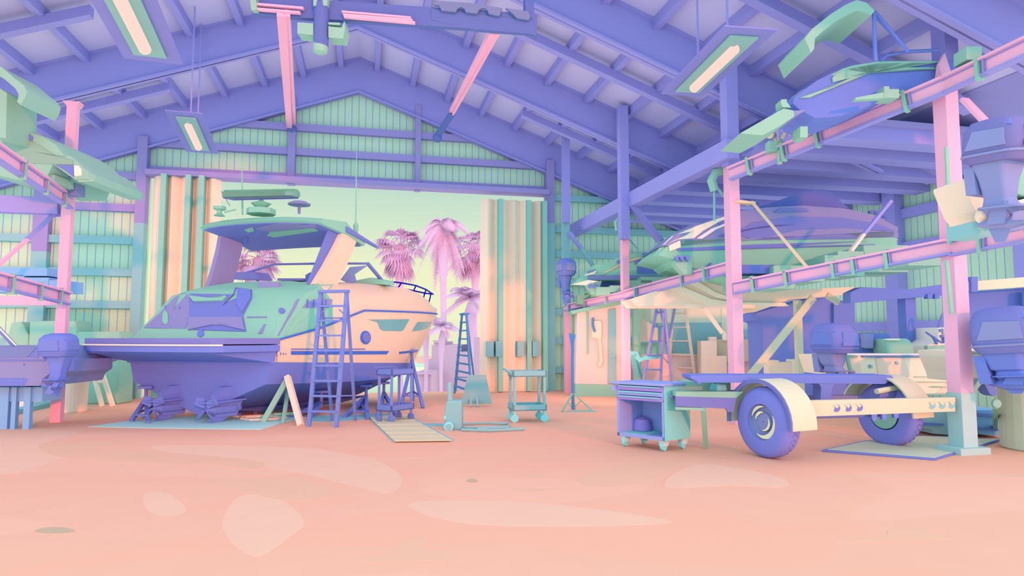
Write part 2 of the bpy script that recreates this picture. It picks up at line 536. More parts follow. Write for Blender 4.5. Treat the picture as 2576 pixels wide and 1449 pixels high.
# ================================================================ motor yacht on stands
M_sunlit = mat('sunlit_white_gelcoat', (255, 200, 184), rough=0.6, amb=(1.3, 0.86, 0.86))  # sunlit side of the white yacht, put into the colour
M_minty = mat('mint_and_shading_gelcoat', (148, 186, 180), rough=0.6, amb=(.95, .74, .76))  # mint of other boats, and the white yacht's shading painted in
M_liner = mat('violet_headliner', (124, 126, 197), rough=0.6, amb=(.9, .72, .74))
M_lav = mat('lavender_vinyl', (146, 144, 198), rough=0.6, amb=(.95, .74, .76))
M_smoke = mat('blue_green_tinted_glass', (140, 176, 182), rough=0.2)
M_rail = mat('violet_blue_rail', (104, 116, 180), rough=0.4)
M_line = mat('violet_pinstripe', (128, 130, 198))
er = RT.copy(); ef = Vector((math.sin(YAW), math.cos(YAW), 0))
_A, _T = R(35), R(15)
BH = er * math.sin(_A) + ef * math.cos(_A)        # towards the bow
BT = er * math.cos(_T) - ef * math.sin(_T)        # towards starboard
HW = 1.75
S0 = floor(690, 1064) - BT * HW
def yp(u, v, z): return S0 + BH * u + BT * v + Vector((0, 0, z))
_M = Matrix(((BH.x, BT.x, 0), (BH.y, BT.y, 0), (0, 0, 1))).inverted()
ZUP = Vector((0, 0, 1))
def y_onV(x, y, v): return onP(x, y, S0 + BT * v, BH.cross(ZUP))
def y_onU(x, y, u): return onP(x, y, S0 + BH * u, BT.cross(ZUP))
yacht = thing('motor_yacht', 'large motor yacht with hardtop and violet bottom propped on stands in the middle', 'boat', (S0.x, S0.y, 0))

def vs_(u): return HW * max(0.0, 1 - max(0.0, (u - 1.0) / 6.0) ** 2.3)
def rubz(u): 
    if u < 1.0: return 1.56 + 0.24 * u
    if u < 2.2: return 1.80 + 0.40 * (u - 1.0) / 1.2
    return 2.20 + 0.08 * (u - 2.2) / 4.8
N = 22
def hull_rows():
    rows = []
    for i in range(N + 1):
        s = i / N
        us, uw, uk = 7.0 * s, 6.05 * s, 5.5 * s
        vS = vs_(us); vW = 1.66 * max(0.0, 1 - max(0, (s - 0.1) / 0.9) ** 2.2)
        zw = 1.14 - 0.22 * s
        zk = 0.10 + 0.02 * s + (0.58 * max(0, (s - 0.62) / 0.38) ** 1.7)
        vC = vW * 0.93; zc = zw - 0.42 + 0.25 * s ** 3
        zk = min(zk, zw - 0.02)
        rows.append(dict(s=s, rub=(us, vS, rubz(us)), mid=((us + uw) / 2 + .05, vS * .55 + vW * .47, (rubz(us) + zw) / 2), wl=(uw, vW, zw), ch=(uw * .97, vC, zc), kl=(uk, 0.0, zk)))
    return rows
HR = hull_rows()
def strip(names, both=True, cap=True):
    mb = MB()
    for sg in ((1, -1) if both else (1,)):
        rows = [[yp(r[n][0], sg * r[n][1], r[n][2]) for n in names] for r in HR]
        mb.loft(rows, caps=False, closed=False)
    return mb
hull = strip(['rub', 'mid', 'wl'])
a = HR[0]
hull_o = hull.build('hull', M_sunlit, yacht, smooth=True, label='white hull side painted sunlit cream, with lower edge above the waterline')
MB().prism([yp(-.03, s * (1.77 if z > 1.3 else 1.69), z) for s, z in ((1, 1.57), (-1, 1.57), (-1, 1.1), (1, 1.1))], BH * .05).build('transom', M_navy, yacht, label='transom with its shading painted violet')  # stern shading painted violet on the transom
bt = strip(['wl', 'ch', 'kl'])
bt.add([yp(0, s * 1.66, 1.14) for s in (1, -1)] + [yp(0, -1.545, .72), yp(0, 0, .1), yp(0, 1.545, .72)], [(0, 1, 2, 3, 4)])
bottom_o = bt.build('hull_bottom', M_navy, yacht, smooth=True, label='violet painted bottom')
# keel fairing over the stern
MB().loft([[yp(u, v, z) for v, z in ((-w, .16), (w, .16), (w * .4, zk), (-w * .4, zk))] for u, w, zk in ((0.5, .25, .12), (1.4, .3, .03), (3.4, .25, .05), (4.4, .1, .15))]).build('keel', M_navy, bottom_o)

# upper moulding: cockpit sides aft, cabin trunk and foredeck forward
ST = [(0.0, 1.60), (0.4, 2.06), (0.77, 2.50), (1.03, 2.60), (1.34, 2.74), (1.7, 2.74), (2.4, 2.80), (3.4, 2.84), (4.4, 2.84), (5.2, 2.76), (5.9, 2.62), (6.5, 2.46), (7.0, 2.30)]
def upper_ring(u, zt):
    vb = vs_(u); vt = vb * (0.93 if u < 1.2 else 0.80); zb = rubz(u) - 0.01
    zm = zb + (zt - zb) * .55
    h = [(vb, zb), (vb * .985, zm), (vt, zt), (vt * .5, zt + .07 * min(1, u))]
    return [yp(u, v, z) for v, z in h] + [yp(u, -v, z) for v, z in reversed(h)]
def z_at(u):
    for (a0, b0), (a1, b1) in zip(ST, ST[1:]):
        if a0 <= u <= a1: return b0 + (b1 - b0) * (u - a0) / (a1 - a0)
aft = [upper_ring(u, zt) for u, zt in ST[:5]]
SPL = 1.34
aft_o = MB().loft(aft).build('cockpit_moulding', M_minty, yacht, smooth=True, label='white cockpit moulding above the stern, its shading painted mint')
# starboard face between cockpit and foredeck follows the slanted light edge: the painted mint shading ends further forward at the top
fore_o = MB().loft([upper_ring(u, zt) for u, zt in [ST[4]] + ST[5:]]).build('foredeck', M_sunlit, yacht, smooth=True, label='white cabin trunk and foredeck painted sunlit cream')
BV = bvh_of([hull_o, bottom_o, aft_o, fore_o])
def mark(name, pts, m, par, t=.012, sub=1, **k): 
    d = decal(BV, pts, t, sub)
    if d.v: return d.build(name, m, par, **k)
def mark_strip(name, a, b, c, d, m, par, n=10, t=.014):
    """a-b upper edge, d-c lower edge of a band that follows the hull"""
    def hit(p):
        h = BV.ray_cast(EYEV, ray(*p).normalized()); n_ = h[1] if h[1].dot(ray(*p)) < 0 else -h[1]
        return h[0] + n_ * t, h[0] - n_ * .03
    rings = []
    for i in range(n + 1):
        f = i / n; p = (a[0] + (b[0] - a[0]) * f, a[1] + (b[1] - a[1]) * f); q = (d[0] + (c[0] - d[0]) * f, d[1] + (c[1] - d[1]) * f)
        (o1, i1), (o2, i2) = hit(p), hit(q); rings.append([o1, o2, i2, i1])
    return MB().loft(rings).build(name, m, par)
mark('side_panel', [(800, 716), (838, 640 + 76), (815, 745), (762, 806), (750, 812), (720, 848), (690, 862), (695, 800), (740, 735)], M_minty, aft_o, .008, 4, label='mint patch for the shaded side, with slanted front edge')  # shaded part of the side, painted as a mint patch
# rub rail along the sheer
for sg in (1, -1):
    rr = MB().tube([yp(r['rub'][0], sg * (r['rub'][1] + .02), r['rub'][2]) for r in HR], .022, 6)
    rr.build('rub_rail', M_line, yacht)
# swim platform
pl = [(-1.0, -1.46), (-1.12, -.9), (-1.22, 0), (-1.26, 1.0), (-1.22, 1.62), (-1.1, 1.78), (0.03, 1.80), (0.03, -1.72), (-.8, -1.62)]
MB().prism([yp(u, v, 1.345) for u, v in pl], (0, 0, .12)).build('swim_platform', M_navy, yacht, label='violet swim platform across the stern')
MB().prism([yp(u * .99, v, 1.485) for u, v in pl], (0, 0, .11)).build('platform_deck', M_viol, yacht)
MB().tube([yp(u * 1.005 - .01, v, 1.47) for u, v in pl[:6]], .016, 6).build('bright_trim', mat('pale_trim', (255, 226, 212)), yacht, label='pale bright strip round the platform edge')
MB().loft([[yp(-1.0, -1.45, 1.31), yp(-1.05, 1.55, 1.31), yp(-1.05, 1.55, 1.345), yp(-1.0, -1.45, 1.345)], [yp(.02, -1.70, 1.12), yp(.02, 1.70, 1.12), yp(.02, 1.74, 1.345), yp(.02, -1.74, 1.345)]]).build('platform_bracket', M_navy, yacht)
# stern details, placed on the moulding
mark('port_panel', [(362, 825), (400, 790), (438, 750), (468, 733), (488, 765), (468, 827)], M_lav, aft_o, .01, 4)
mark('speaker', [(411, 790), (417, 783), (424, 790), (424, 812), (417, 819), (410, 812)], M_minty, aft_o, .03, 2)
mark('transom_lounge', [(478, 740), (590, 742), (594, 724), (634, 730), (634, 752), (612, 795), (620, 835), (475, 830), (472, 800), (476, 798)], M_liner, aft_o, .02, 4, label='violet lounge seat in the transom')
mark('lounge_cushion', [(476, 800), (610, 800), (618, 833), (580, 820), (530, 820), (475, 832)], M_lav, aft_o, .04, 3)
mark('grab_handle', [(478, 748), (484, 748), (494, 757), (560, 755), (568, 747), (572, 749), (562, 760), (490, 762)], M_minty, aft_o, .06, 1)
for x, y in ((417, 773), (453, 775)): mark('deck_light', [(x - 3, y), (x, y - 4), (x + 3, y), (x, y + 4)], M_navy, aft_o, .02, 2)
mark('cup_holder', [(497, 840), (503, 830), (512, 832), (514, 843), (506, 849), (498, 846)], M_navy, aft_o, .02)
mark('side_seat_back', [(600, 730), (632, 732), (633, 750), (610, 790), (596, 765)], M_navy, aft_o, .05, 2)
mark('porthole', [(702, 778), (710, 775), (718, 780), (717, 787), (709, 790), (702, 786)], M_liner, aft_o, .02)
for pts in ([(702, 845), (746, 770), (752, 752), (744, 758), (738, 772), (698, 845)], [(650, 840), (664, 818), (670, 816), (660, 840)]):
    mark('vent_slot', pts, M_lav, aft_o, .02, 2)
mark('hatch_line', [(622, 797), (672, 797), (672, 800), (622, 800)], M_lav, aft_o, .015, 2)
mark('stern_side_shading', [(650, 880), (696, 868), (696, 912), (640, 908)], M_navy, yacht, .02, 2)  # shaded stern end of the hull side, painted violet
# hull-side details
mark('vent_grille', [(759, 775), (772, 760), (800, 752), (836, 754), (826, 774)], M_lav, hull_o, .02, 3, label='lavender side air grille')
for q in range(4):
    x = 772 + q * 15; mark('grille_bar', [(x, 754), (x + 2, 754), (x + 1, 774), (x - 1, 774)], M_line, hull_o, .03)
mark('hull_window', [(926, 804), (1030, 803), (1014, 830), (1008, 833), (964, 832), (956, 828), (948, 808)], M_smoke, hull_o, .012, 5, label='long tinted hull window')
mark('hull_window', [(1036, 833), (1050, 810), (1085, 810), (1074, 826), (1056, 831)], M_smoke, hull_o, .012, 4, label='small tinted bow window')
mark('porthole_ring', [(919 + 13 * math.cos(q * .393), 849 + 17 * math.sin(q * .393)) for q in range(16)], M_line, hull_o, .018)
mark('porthole_glass', [(920 + 10 * math.cos(q * .393), 848 + 13 * math.sin(q * .393)) for q in range(16)], M_liner, hull_o, .03)
mark_strip('side_stripe', (732, 883), (978, 883), (972, 891), (732, 892), M_line, hull_o)
mark_strip('side_stripe', (732, 877), (918, 877), (918, 879), (732, 879), M_line, hull_o)
mark_strip('side_stripe', (1004, 885), (1052, 880), (1048, 885), (1004, 890), M_line, hull_o)
for x in (697, 706, 713, 719):
    h = 6 - (x - 697) * .18
    mark('drain_slot', [(x + 1, 890 - h), (x - 2, 890 - h * .4), (x - 2, 890 + h * .5), (x + 1, 890 + h), (x - .5, 890)], M_line, hull_o, .012)
# hardtop
def ht_ring(v, grow=0.0):
    e = abs(v) / 1.5; zt = 4.17 - .06 * e * e; a0 = 1.02 + .20 * e ** 4; a1 = 2.72 - .22 * e ** 3
    f = -.25
    pts = [(a0, zt - .07), (a0 + .1, zt), (a0 + .7, zt + .02), (a1 - .3, zt - .20), (a1, zt - .36), (a1 - .05, zt - .45), (a0 + .8, zt - .27), (a0 + .07, zt - .12)]
    return [yp(u, v, z) for u, z in pts]
vv = [-1.5, -1.42, -1.2, -.8, -.4, 0, .4, .8, 1.2, 1.42, 1.5]
ht = MB().loft([ht_ring(v) for v in vv]).build('hardtop', M_minty, yacht, smooth=True, label='white hardtop roof with its shading painted mint')
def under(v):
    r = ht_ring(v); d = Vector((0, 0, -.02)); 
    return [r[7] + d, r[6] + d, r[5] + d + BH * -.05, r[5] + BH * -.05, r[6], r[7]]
hl = MB().loft([under(v) for v in vv[1:-1]]).build('headliner', M_liner, yacht, smooth=True, label='violet lining and painted shading under the hardtop')  # violet is partly lining, partly painted shading under the roof
BV2 = bvh_of([ht, hl])
def mark2(name, pts, m, par, t=.015, sub=2):
    d = decal(BV2, pts, t, sub)
    if d.v: return d.build(name, m, par)
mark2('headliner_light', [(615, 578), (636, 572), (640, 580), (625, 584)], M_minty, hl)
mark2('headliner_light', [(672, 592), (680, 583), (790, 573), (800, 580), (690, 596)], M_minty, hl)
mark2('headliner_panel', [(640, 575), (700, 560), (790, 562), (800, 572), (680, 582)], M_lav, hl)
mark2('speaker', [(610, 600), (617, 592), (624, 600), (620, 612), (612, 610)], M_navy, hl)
# arches carrying the hardtop
def arch(v_b, v_t, ub0, ub1, ut0, ut1, w, m):
    mb = MB(); rings = []
    for f in (0, .35, .7, 1):
        v = v_b + (v_t - v_b) * f; c = f * f * .12
        u0 = ub0 + (ut0 - ub0) * f - c; u1 = ub1 + (ut1 - ub1) * f - c; z = 2.72 + (3.92 - 2.72) * f
        rings.append([yp(u0, v - w, z), yp(u1, v - w, z), yp(u1, v + w, z), yp(u0, v + w, z)])
    return mb.loft(rings).build('hardtop_arch', m, yacht, smooth=False)
arch(1.32, 1.42, 1.25, 1.85, 2.0, 2.45, .05, M_sunlit)
arch(-1.36, -1.42, 1.3, 1.85, 1.75, 2.3, .05, M_lav)
MB().prism([yp(1.2, 1.26, 2.72), yp(1.7, 1.26, 2.72), yp(2.3, 1.36, 3.9), yp(1.6, 1.36, 3.9)], BT * -.03).build('arch_inner_shading', M_liner, yacht, label='violet sheet for the shaded inner side of the starboard arch')  # shaded inner face of the arch, put in as a violet sheet
MB().loft([[yp(1.9, 1.45, 4.03), yp(2.75, 1.45, 3.72), yp(2.75, 1.5, 3.66), yp(1.9, 1.52, 3.9)], [yp(1.9, 1.55, 4.02), yp(2.8, 1.55, 3.70), yp(2.8, 1.56, 3.64), yp(1.9, 1.56, 3.92)]]).build('hardtop_wing', M_liner, yacht)
# windshield frame, side window, seats
def px3(pts, u): return [y_onU(x, y, u) for x, y in pts]
ws = yacht
MB().tube(px3([(570, 700), (634, 682), (690, 665), (810, 663), (925, 663)], 2.75), .028, 6).build('windshield_frame', M_liner, ws)
MB().bar(y_onU(925, 663, 2.75), y_onV(968, 714, 1.05), .05, .07).build('windshield_post', M_liner, ws)
MB().bar(y_onU(634, 682, 2.75), y_onU(650, 706, 2.75), .06).build('windshield_post', M_liner, ws)
MB().bar(y_onU(795, 664, 2.75), y_onU(803, 700, 2.75), .06).build('windshield_post', M_liner, ws)
MB().prism(px3([(856, 704), (880, 672), (922, 668), (890, 690), (895, 708), (880, 714)], 2.8), BH * .03).build('side_window', glass('violet_tinted_glass', (140, 140, 200), .85), ws)
MB().prism(px3([(575, 702), (590, 684), (640, 684), (652, 704)], 2.6), BH * .4).build('seat', M_liner, ws, bevel=.03)
MB().prism(px3([(697, 706), (698, 700), (760, 700), (765, 706)], 2.2), BH * .4).build('sun_pad', M_liner, ws)
MB().prism(px3([(768, 712), (768, 692), (778, 686), (798, 680), (806, 690), (800, 712)], 2.2), BH * .35).build('helm_seat', M_liner, ws)
MB().prism(px3([(886, 716), (890, 706), (930, 698), (968, 706), (972, 716)], 3.2), BH * .3).build('foredeck_pad', M_minty, ws, bevel=.02)
mb = MB().prism(px3([(650, 728), (665, 707), (668, 728)], .9) , BH * .02)
MB().prism(px3([(651, 708), (700, 710), (700, 732), (651, 732)], .98), BH * .05).build('cabinet_front', M_lav, ws)
# bow rail
for sg in (1, -1):
    U = [(4.3, .55), (4.9, .52), (5.6, .40), (6.2, .25), (6.62, .10)]
    top_ = [yp(u, sg * v, 3.02 - .02 * max(0, u - 5) ** 2 * 3) for u, v in U]
    rl = MB().tube([top_[0] - Vector((0, 0, .02))] + top_ + [yp(6.85, sg * .0, 2.84)], .022, 6)
    rail = rl.build('bow_rail', M_rail, yacht, smooth=True)
    for (u, v), p in list(zip(U, top_))[1:]:
        MB().tube([p, yp(u - .12, sg * v * .9, z_at(u) + .02)], .02, 6).build('stanchion', M_rail, rail)
# gear on the hardtop
g = MB().tube(px3([(572, 488), (742, 487)], 1.5) and [y_onV(574, 490, 0), y_onV(742, 487, -.4)], .11, 10)
MB().loft([[p + BH * a + Vector((0, 0, b)) for a, b in ((-.12, -.06), (.12, -.06), (.12, .04), (.06, .1), (-.06, .1), (-.12, .04))] for p in (y_onV(572, 491, 0), y_onV(744, 487, 0))]).build('radar_bar', M_minty, yacht)
MB().loft([[p + BH * a + Vector((0, 0, b)) for a, b in ((-.13, -.09), (.12, -.09), (.12, -.055), (-.13, -.055))] for p in (y_onV(576, 491, 0), y_onV(740, 488, 0))]).build('radar_bar_base', M_liner, yacht)
c = y_onV(657, 526, -.1)
MB().lathe([(.10, .02), (.30, .0), (.31, -.12)][::-1] + [(.22, .12), (.08, .17)], c, n=8).build('radar_pedestal', M_minty, yacht)
MB().tube([c, y_onV(657, 492, -.1)], .05).build('radar_mast', M_minty, yacht)
c = y_onV(753, 513, .3)
MB().lathe([(.03, -.22), (.035, -.06), (.24, -.03), (.25, .0), (.15, .05), (.03, .06)], c, n=16).build('satellite_dome', M_lav, yacht, smooth=True, label='lavender mushroom antenna')
for p, q in (((895, 578), (897, 365)), ((610, 540), (608, 385))):
    v = 1.4 if p[0] > 800 else -.5
    an = MB().tube([y_onV(*p, v), y_onV(*q, v)], [.022, .008], 6).build('whip_antenna', M_minty, yacht)
    if v > 0: MB().lathe([(.05, -.06), (.06, .1), (.03, .16)], y_onV(*p, v), n=8).build('antenna_base', M_minty, an)
c = y_onV(552, 536, -.6)
MB().lathe([(.12, -.06), (.05, 0), (.05, .05), (.13, .08), (.13, .14)], c, n=10).tube([c + Vector((.1, 0, .02)), c + Vector((.32, .05, .1))], .02, 5).build('deck_cleat', M_minty, yacht)
# stern drives
M_prop = M_navy
for k_, (v, w) in enumerate(((-.5, .14), (.72, .14))):
    leg = MB()
    leg.loft([[yp(u0, v - w * s, z), yp(u1, v - w * s * .6, z), yp(u1, v + w * s * .6, z), yp(u0, v + w * s, z)] for z, u0, u1, s in ((.66, 0.2, -.16, 1.0), (.5, .25, -.30, .9), (.36, .2, -.32, .7), (.1, .12, -.28, .5))])
    drv = leg.build('stern_drive', M_navy, yacht)
    MB().lathe([(.03, -.34), (.10, -.2), (.11, .2), (.05, .36)], yp(-.1, v, .24), BH, n=12).build('gear_case', M_navy, drv)
    MB().prism([yp(.1, v - .02, .16), yp(-.25, v - .02, .16), yp(-.4, v - .02, .01), yp(-.15, v - .02, .01)], BT * .05).build('skeg', M_navy, drv)
    MB().prism([yp(.2, v - .2, .40), yp(-.5, v - .2, .37), yp(-.5, v + .2, .37), yp(.2, v + .2, .40)], (0, 0, .03)).build('cavitation_plate', M_navy, drv)
    pr = MB()
    for j in range(4):
        a0 = j * math.pi / 2 + .4
        d1, d2 = BT * math.cos(a0) + ZUP * math.sin(a0), BT * math.cos(a0 + .7) + ZUP * math.sin(a0 + .7)
        c = yp(-.46, v, .26)
        pr.prism([c + d1 * .05, c + d1 * .23 + BH * .05, c + (d1 + d2) * .16, c + d2 * .19 - BH * .06, c + d2 * .05], BH * .02)
    pr.build('propeller', M_navy, drv)

# ---------------------------------------------------------------- boat stands
def stand(apex, feet, label, pad=True, m=None):
    m = m or M_navy
    apex = Vector(apex)
    h = BV.ray_cast(Vector((apex.x, apex.y, 0.02)), Vector((0, 0, 1)), 3.0)
    if h[0] is not None: apex.z = h[0].z - .03
    t = thing('boat_stand', label, 'boat stand', (apex.x, apex.y, 0), group='stands holding up the yacht')
    MB().tube([apex - Vector((0, 0, .35)), apex - Vector((0, 0, .03))], .035, 8).build('screw_post', m, t)
    MB().box(apex - Vector((.14, .14, .03)), apex + Vector((.14, .14, .02))).build('pad', m, t)
    mids = []
    for f in feet:
        f = Vector(f)
        MB().bar(apex - Vector((0, 0, .25)), f + Vector((0, 0, .02)), .07).build('leg', m, t)
        mids.append(f + (apex - f) * .18 + Vector((0, 0, .02)))
    br = MB()
    for i in range(len(mids)): br.bar(mids[i], mids[(i + 1) % len(mids)], .035)
    br.build('cross_brace', m, t)
    return t
stand(yp(-.02, -1.2, .62), [floor(330, 1062), floor(372, 1066), floor(400, 1030)], 'violet boat stand under the port stern corner, leftmost of the stands')
stand(yp(2.2, -.95, .45), [floor(566, 1044), floor(601, 1046), floor(642, 1041)], 'low violet boat stand seen beneath the far side of the hull')
stand(yp(1.9, 1.0, .48), [floor(782, 1052), floor(735, 1050), floor(760, 1030)], 'violet boat stand behind the tall ladder, its foot by the pale trestle')
stand(yp(3.3, .9, .62), [floor(866, 1052), floor(925, 1056), floor(905, 1034)], 'violet boat stand with crossed legs just right of the tall ladder')
stand(yp(4.3, .55, .62), [floor(948, 1056), floor(1000, 1050), floor(958, 1030)], 'violet boat stand behind the utility cart at the bow')
stand(at(1036, 918, 16.6), [floor(1008, 1026), floor(1064, 1028), floor(1040, 1010)], 'tall violet boat stand under the bow, rightmost of the stands')
# ================================================================ boat racks
M_pinkd = M_pink
M_clip = mat('mint_clamp', (150, 185, 176))
def onfl(p): return Vector((p.x, p.y, 0))
def rack_beam(rack, p, q, hgt=.24, thick=.07, clips=(), skew=0):
    """channel beam: web, two flanges, violet strips for the shading lines and mint clamps"""
    p, q = Vector(p), Vector(q); d = (q - p).normalized()
    side = d.cross(ZUP).normalized()
    if side.dot(-p) < 0: side = -side            # towards the viewer
    up = side.cross(d).normalized()
    if up.z < 0: up = -up
    b = MB().bar(p, q, thick, hgt * .62, up).bar(p + up * hgt * .44 + side * .03, q + up * hgt * .44 + side * .03, thick + .07, hgt * .12, up).build('beam', M_pink, rack)
    MB().bar(p + up * hgt * .345 + side * .01, q + up * hgt * .345 + side * .01, thick, hgt * .10, up).build('shading_line', M_steel, b)  # violet strips paint the shading lines beside the flanges
    MB().bar(p - up * hgt * .36 + side * .02, q - up * hgt * .36 + side * .02, thick + .04, hgt * .12, up).build('shading_line', M_steel, b)
    for f, w in clips:
        c = p + (q - p) * f
        MB().bar(c + up * (hgt * .62) + side * .06, c - up * (hgt * .62) + side * .06, w, .05, d).build('clamp', M_clip, b)
        MB().bar(c + up * (hgt * .55) + side * .062 + d * w * .75, c - up * (hgt * .5) + side * .062 + d * w * .75, w * .45, .03, d).build('clamp_bolt', M_steel2, b)
    return b
rr = thing('boat_rack', 'pink steel boat rack with sloping beams along the right side', 'rack', (6.6, 11.0, 0))
P20, P70, P45, P90 = at(1420, 775, 19.3), at(1575, 740, 16.0), at(1845, 668, 12.3), at(2390, 215, 8.0)
def post(rack, px_top, px_low, k, w, foot=True):
    a, b = at(*px_top, k), at(*px_low, k)
    p = MB().bar(b, a, w, w, (1, 0, 0))
    return p
def rpost(rack, top, x0, y0, w, name='post', m=None):
    top = Vector(top)
    return MB().box((x0 - w/2, y0 - w/2, 0), (x0 + w/2, y0 + w/2, top.z)).build(name, m or M_pink, rack)
rpost(rr, at(1424, 770, 19.0), *at(1427, 850, 19.0).xy, .17)
rpost(rr, at(1572, 590, 16.0), *at(1574, 850, 16.0).xy, .17)
o = rpost(rr, at(1838, 415, 12.3), *at(1846, 700, 12.3).xy, .21)
# near post: pink down to a mint pier, pointed cap
KP = 9.3
p9 = at(2396, 600, KP); z9 = at(2405, 985, KP).z
MB().box((p9.x - .11, p9.y - .11, z9), (p9.x + .11, p9.y + .11, at(2375, 200, KP).z)).add(
    [(p9.x - .10, p9.y - .1, at(2375, 215, KP).z), (p9.x + .1, p9.y - .1, at(2375, 215, KP).z), (p9.x + .1, p9.y + .1, at(2375, 215, KP).z), (p9.x - .1, p9.y + .1, at(2375, 215, KP).z),
     (p9.x - .10, p9.y - .02, at(2366, 150, KP).z), (p9.x + .02, p9.y - .02, at(2366, 118, KP).z), (p9.x + .02, p9.y + .02, at(2366, 118, KP).z), (p9.x - .1, p9.y + .02, at(2366, 150, KP).z)],
    [(0,1,5,4),(1,2,6,5),(2,3,7,6),(3,0,4,7),(4,5,6,7)]).build('post', M_pink, rr)
MB().box((p9.x - .12, p9.y - .12, 0), (p9.x + .12, p9.y + .12, z9)).box((p9.x - .26, p9.y - .2, 0), (p9.x + .24, p9.y + .2, .09)).build('pier', mat('blue_mint_pier', (146, 180, 186)), rr, label='blue-mint pier under the nearest post')
for y0, y1 in ((370, 615), (655, 790)):
    a, b = at(2381, y0, 9.08), at(2386 + (8 if y0 > 600 else 4), y1, 9.08)
    MB().bar(a, b, .055, .03, (0, 1, 0)).build('side_shading', M_clip, rr)  # shaded left face of the post, painted as mint strips
rack_beam(rr, at(1422, 776, 19.0), at(1572, 744, 16.0), .2, .07, ((.1, .07), (.4, .07), (.75, .07)))
rack_beam(rr, at(1572, 744, 16.0), at(1848, 672, 12.3), .24, .07, ((.15, .09), (.6, .05), (.8, .12)))
rack_beam(rr, at(1848, 726, 12.15), at(2396, 622, 9.2), .25, .08, ((.12, .09), (.3, .09), (.53, .07), (.62, .07), (.76, .07)))
rack_beam(rr, at(2396, 626, 9.2), at(2640, 575, 7.6), .26, .08, ((.38, .09),))
rack_beam(rr, at(1838, 440, 12.1), at(2378, 218, 9.15), .27, .08, ((.12, .10), (.31, .1), (.48, .10), (.86, .09)))
rack_beam(rr, at(2378, 218, 9.15), at(2640, 96, 7.7), .26, .08, ((.40, .10),))
# braces
def brace(rack, a, b, w, m, name='brace'): return MB().bar(a, b, w, .05).build(name, m, rack)
brace(rr, at(1849, 508, 12.3), at(1892, 512, 12.6), .16, M_beige)
brace(rr, at(1892, 508, 12.6), at(2030, 672, 12.0), .17, M_beige, 'brace')
brace(rr, at(2425, 250, 9.0), at(2490, 318, 8.6), .12, M_pink)
brace(rr, at(2240, 506, 12.0), at(2172, 590, 12.0), .14, M_steel)
brace(rr, at(2172, 590, 12.0), at(2140, 632, 12.0), .14, M_sand)
# two-storey left rack
lr = thing('boat_rack', 'pink steel boat rack cut by the left edge of the photo', 'rack', (-5.72, 14.1, 0))
lp = at(172, 510, 12.7)
zt = at(181, 252, 12.7).z
MB().box((lp.x - .085, lp.y - .085, 0), (lp.x + .085, lp.y + .085, zt)).build('post', M_pink, lr)
MB().prism([(lp.x - .085, lp.y - .085, zt - .09), (lp.x - .15, lp.y - .12, zt), (lp.x + .15, lp.y - .12, zt), (lp.x + .085, lp.y - .085, zt - .09)], (0, .22, 0)).build('cap_plate', M_pink, lr)
rack_beam(lr, at(175, 512, 12.6), at(-60, 352, 9.0), .27, .08, ((.12, .07), (.36, .07), (.62, .09)))
rack_beam(lr, at(168, 752, 12.6), at(-60, 694, 9.4), .27, .08, ((.14, .07), (.4, .07), (.72, .09)))
MB().bar(at(165, 757, 12.7), at(-60, 755, 12.7), .06, .18).build('cross_beam', M_pink, lr)
MB().bar(at(150, 520, 12.7), at(-60, 512, 12.4), .2, .32).build('cross_beam', M_steel, lr)
brace(lr, at(140, 535, 12.7), at(68, 603, 12.2), .12, M_steel)
brace(lr, at(68, 603, 12.2), at(-30, 690, 11.6), .12, M_pink)
MB().box(at(131, 545, 12.7) - Vector((0, .05, 0)), at(152, 525, 12.7) + Vector((0, .05, 0))).build('gusset', M_steel, lr)

# violet roof columns standing over the rack posts, as structure
def col(px, ytop, ybot, k, w, m=None):
    b = at(px, ybot, k); a = at(px, ytop, k)
    zt = min(zsoff(b.x) + DEP - .1, 9)
    trim(MB().box((b.x - w/2, b.y - w/2, b.z), (b.x + w/2, b.y + w/2, zt)), m or M_steel)
col(1570, 360, 602, 16.0, .22)
col(1838, 170, 418, 12.3, .24)
col(2380, 0, 190, 9.8, .24)
col(1424, 450, 560, 19.0, .20)
b_ = at(1424, 772, 19.0); trim(MB().box((b_.x - .1, b_.y - .1, b_.z), (b_.x + .1, b_.y + .1, at(1424, 560, 19.0).z)), M_teal)
brc = trim(MB().bar(at(1578, 505, 16.0), at(1660, 605, 16.2), .2, .12))
trim(MB().bar(at(1660, 605, 16.2), at(1682, 635, 16.3), .2, .12), M_teal)
trim(MB().bar(at(1432, 585, 19.0), at(1462, 625, 19.0), .16, .1)); trim(MB().bar(at(1462, 625, 19.0), at(1492, 668, 19.0), .16, .1), M_teal)

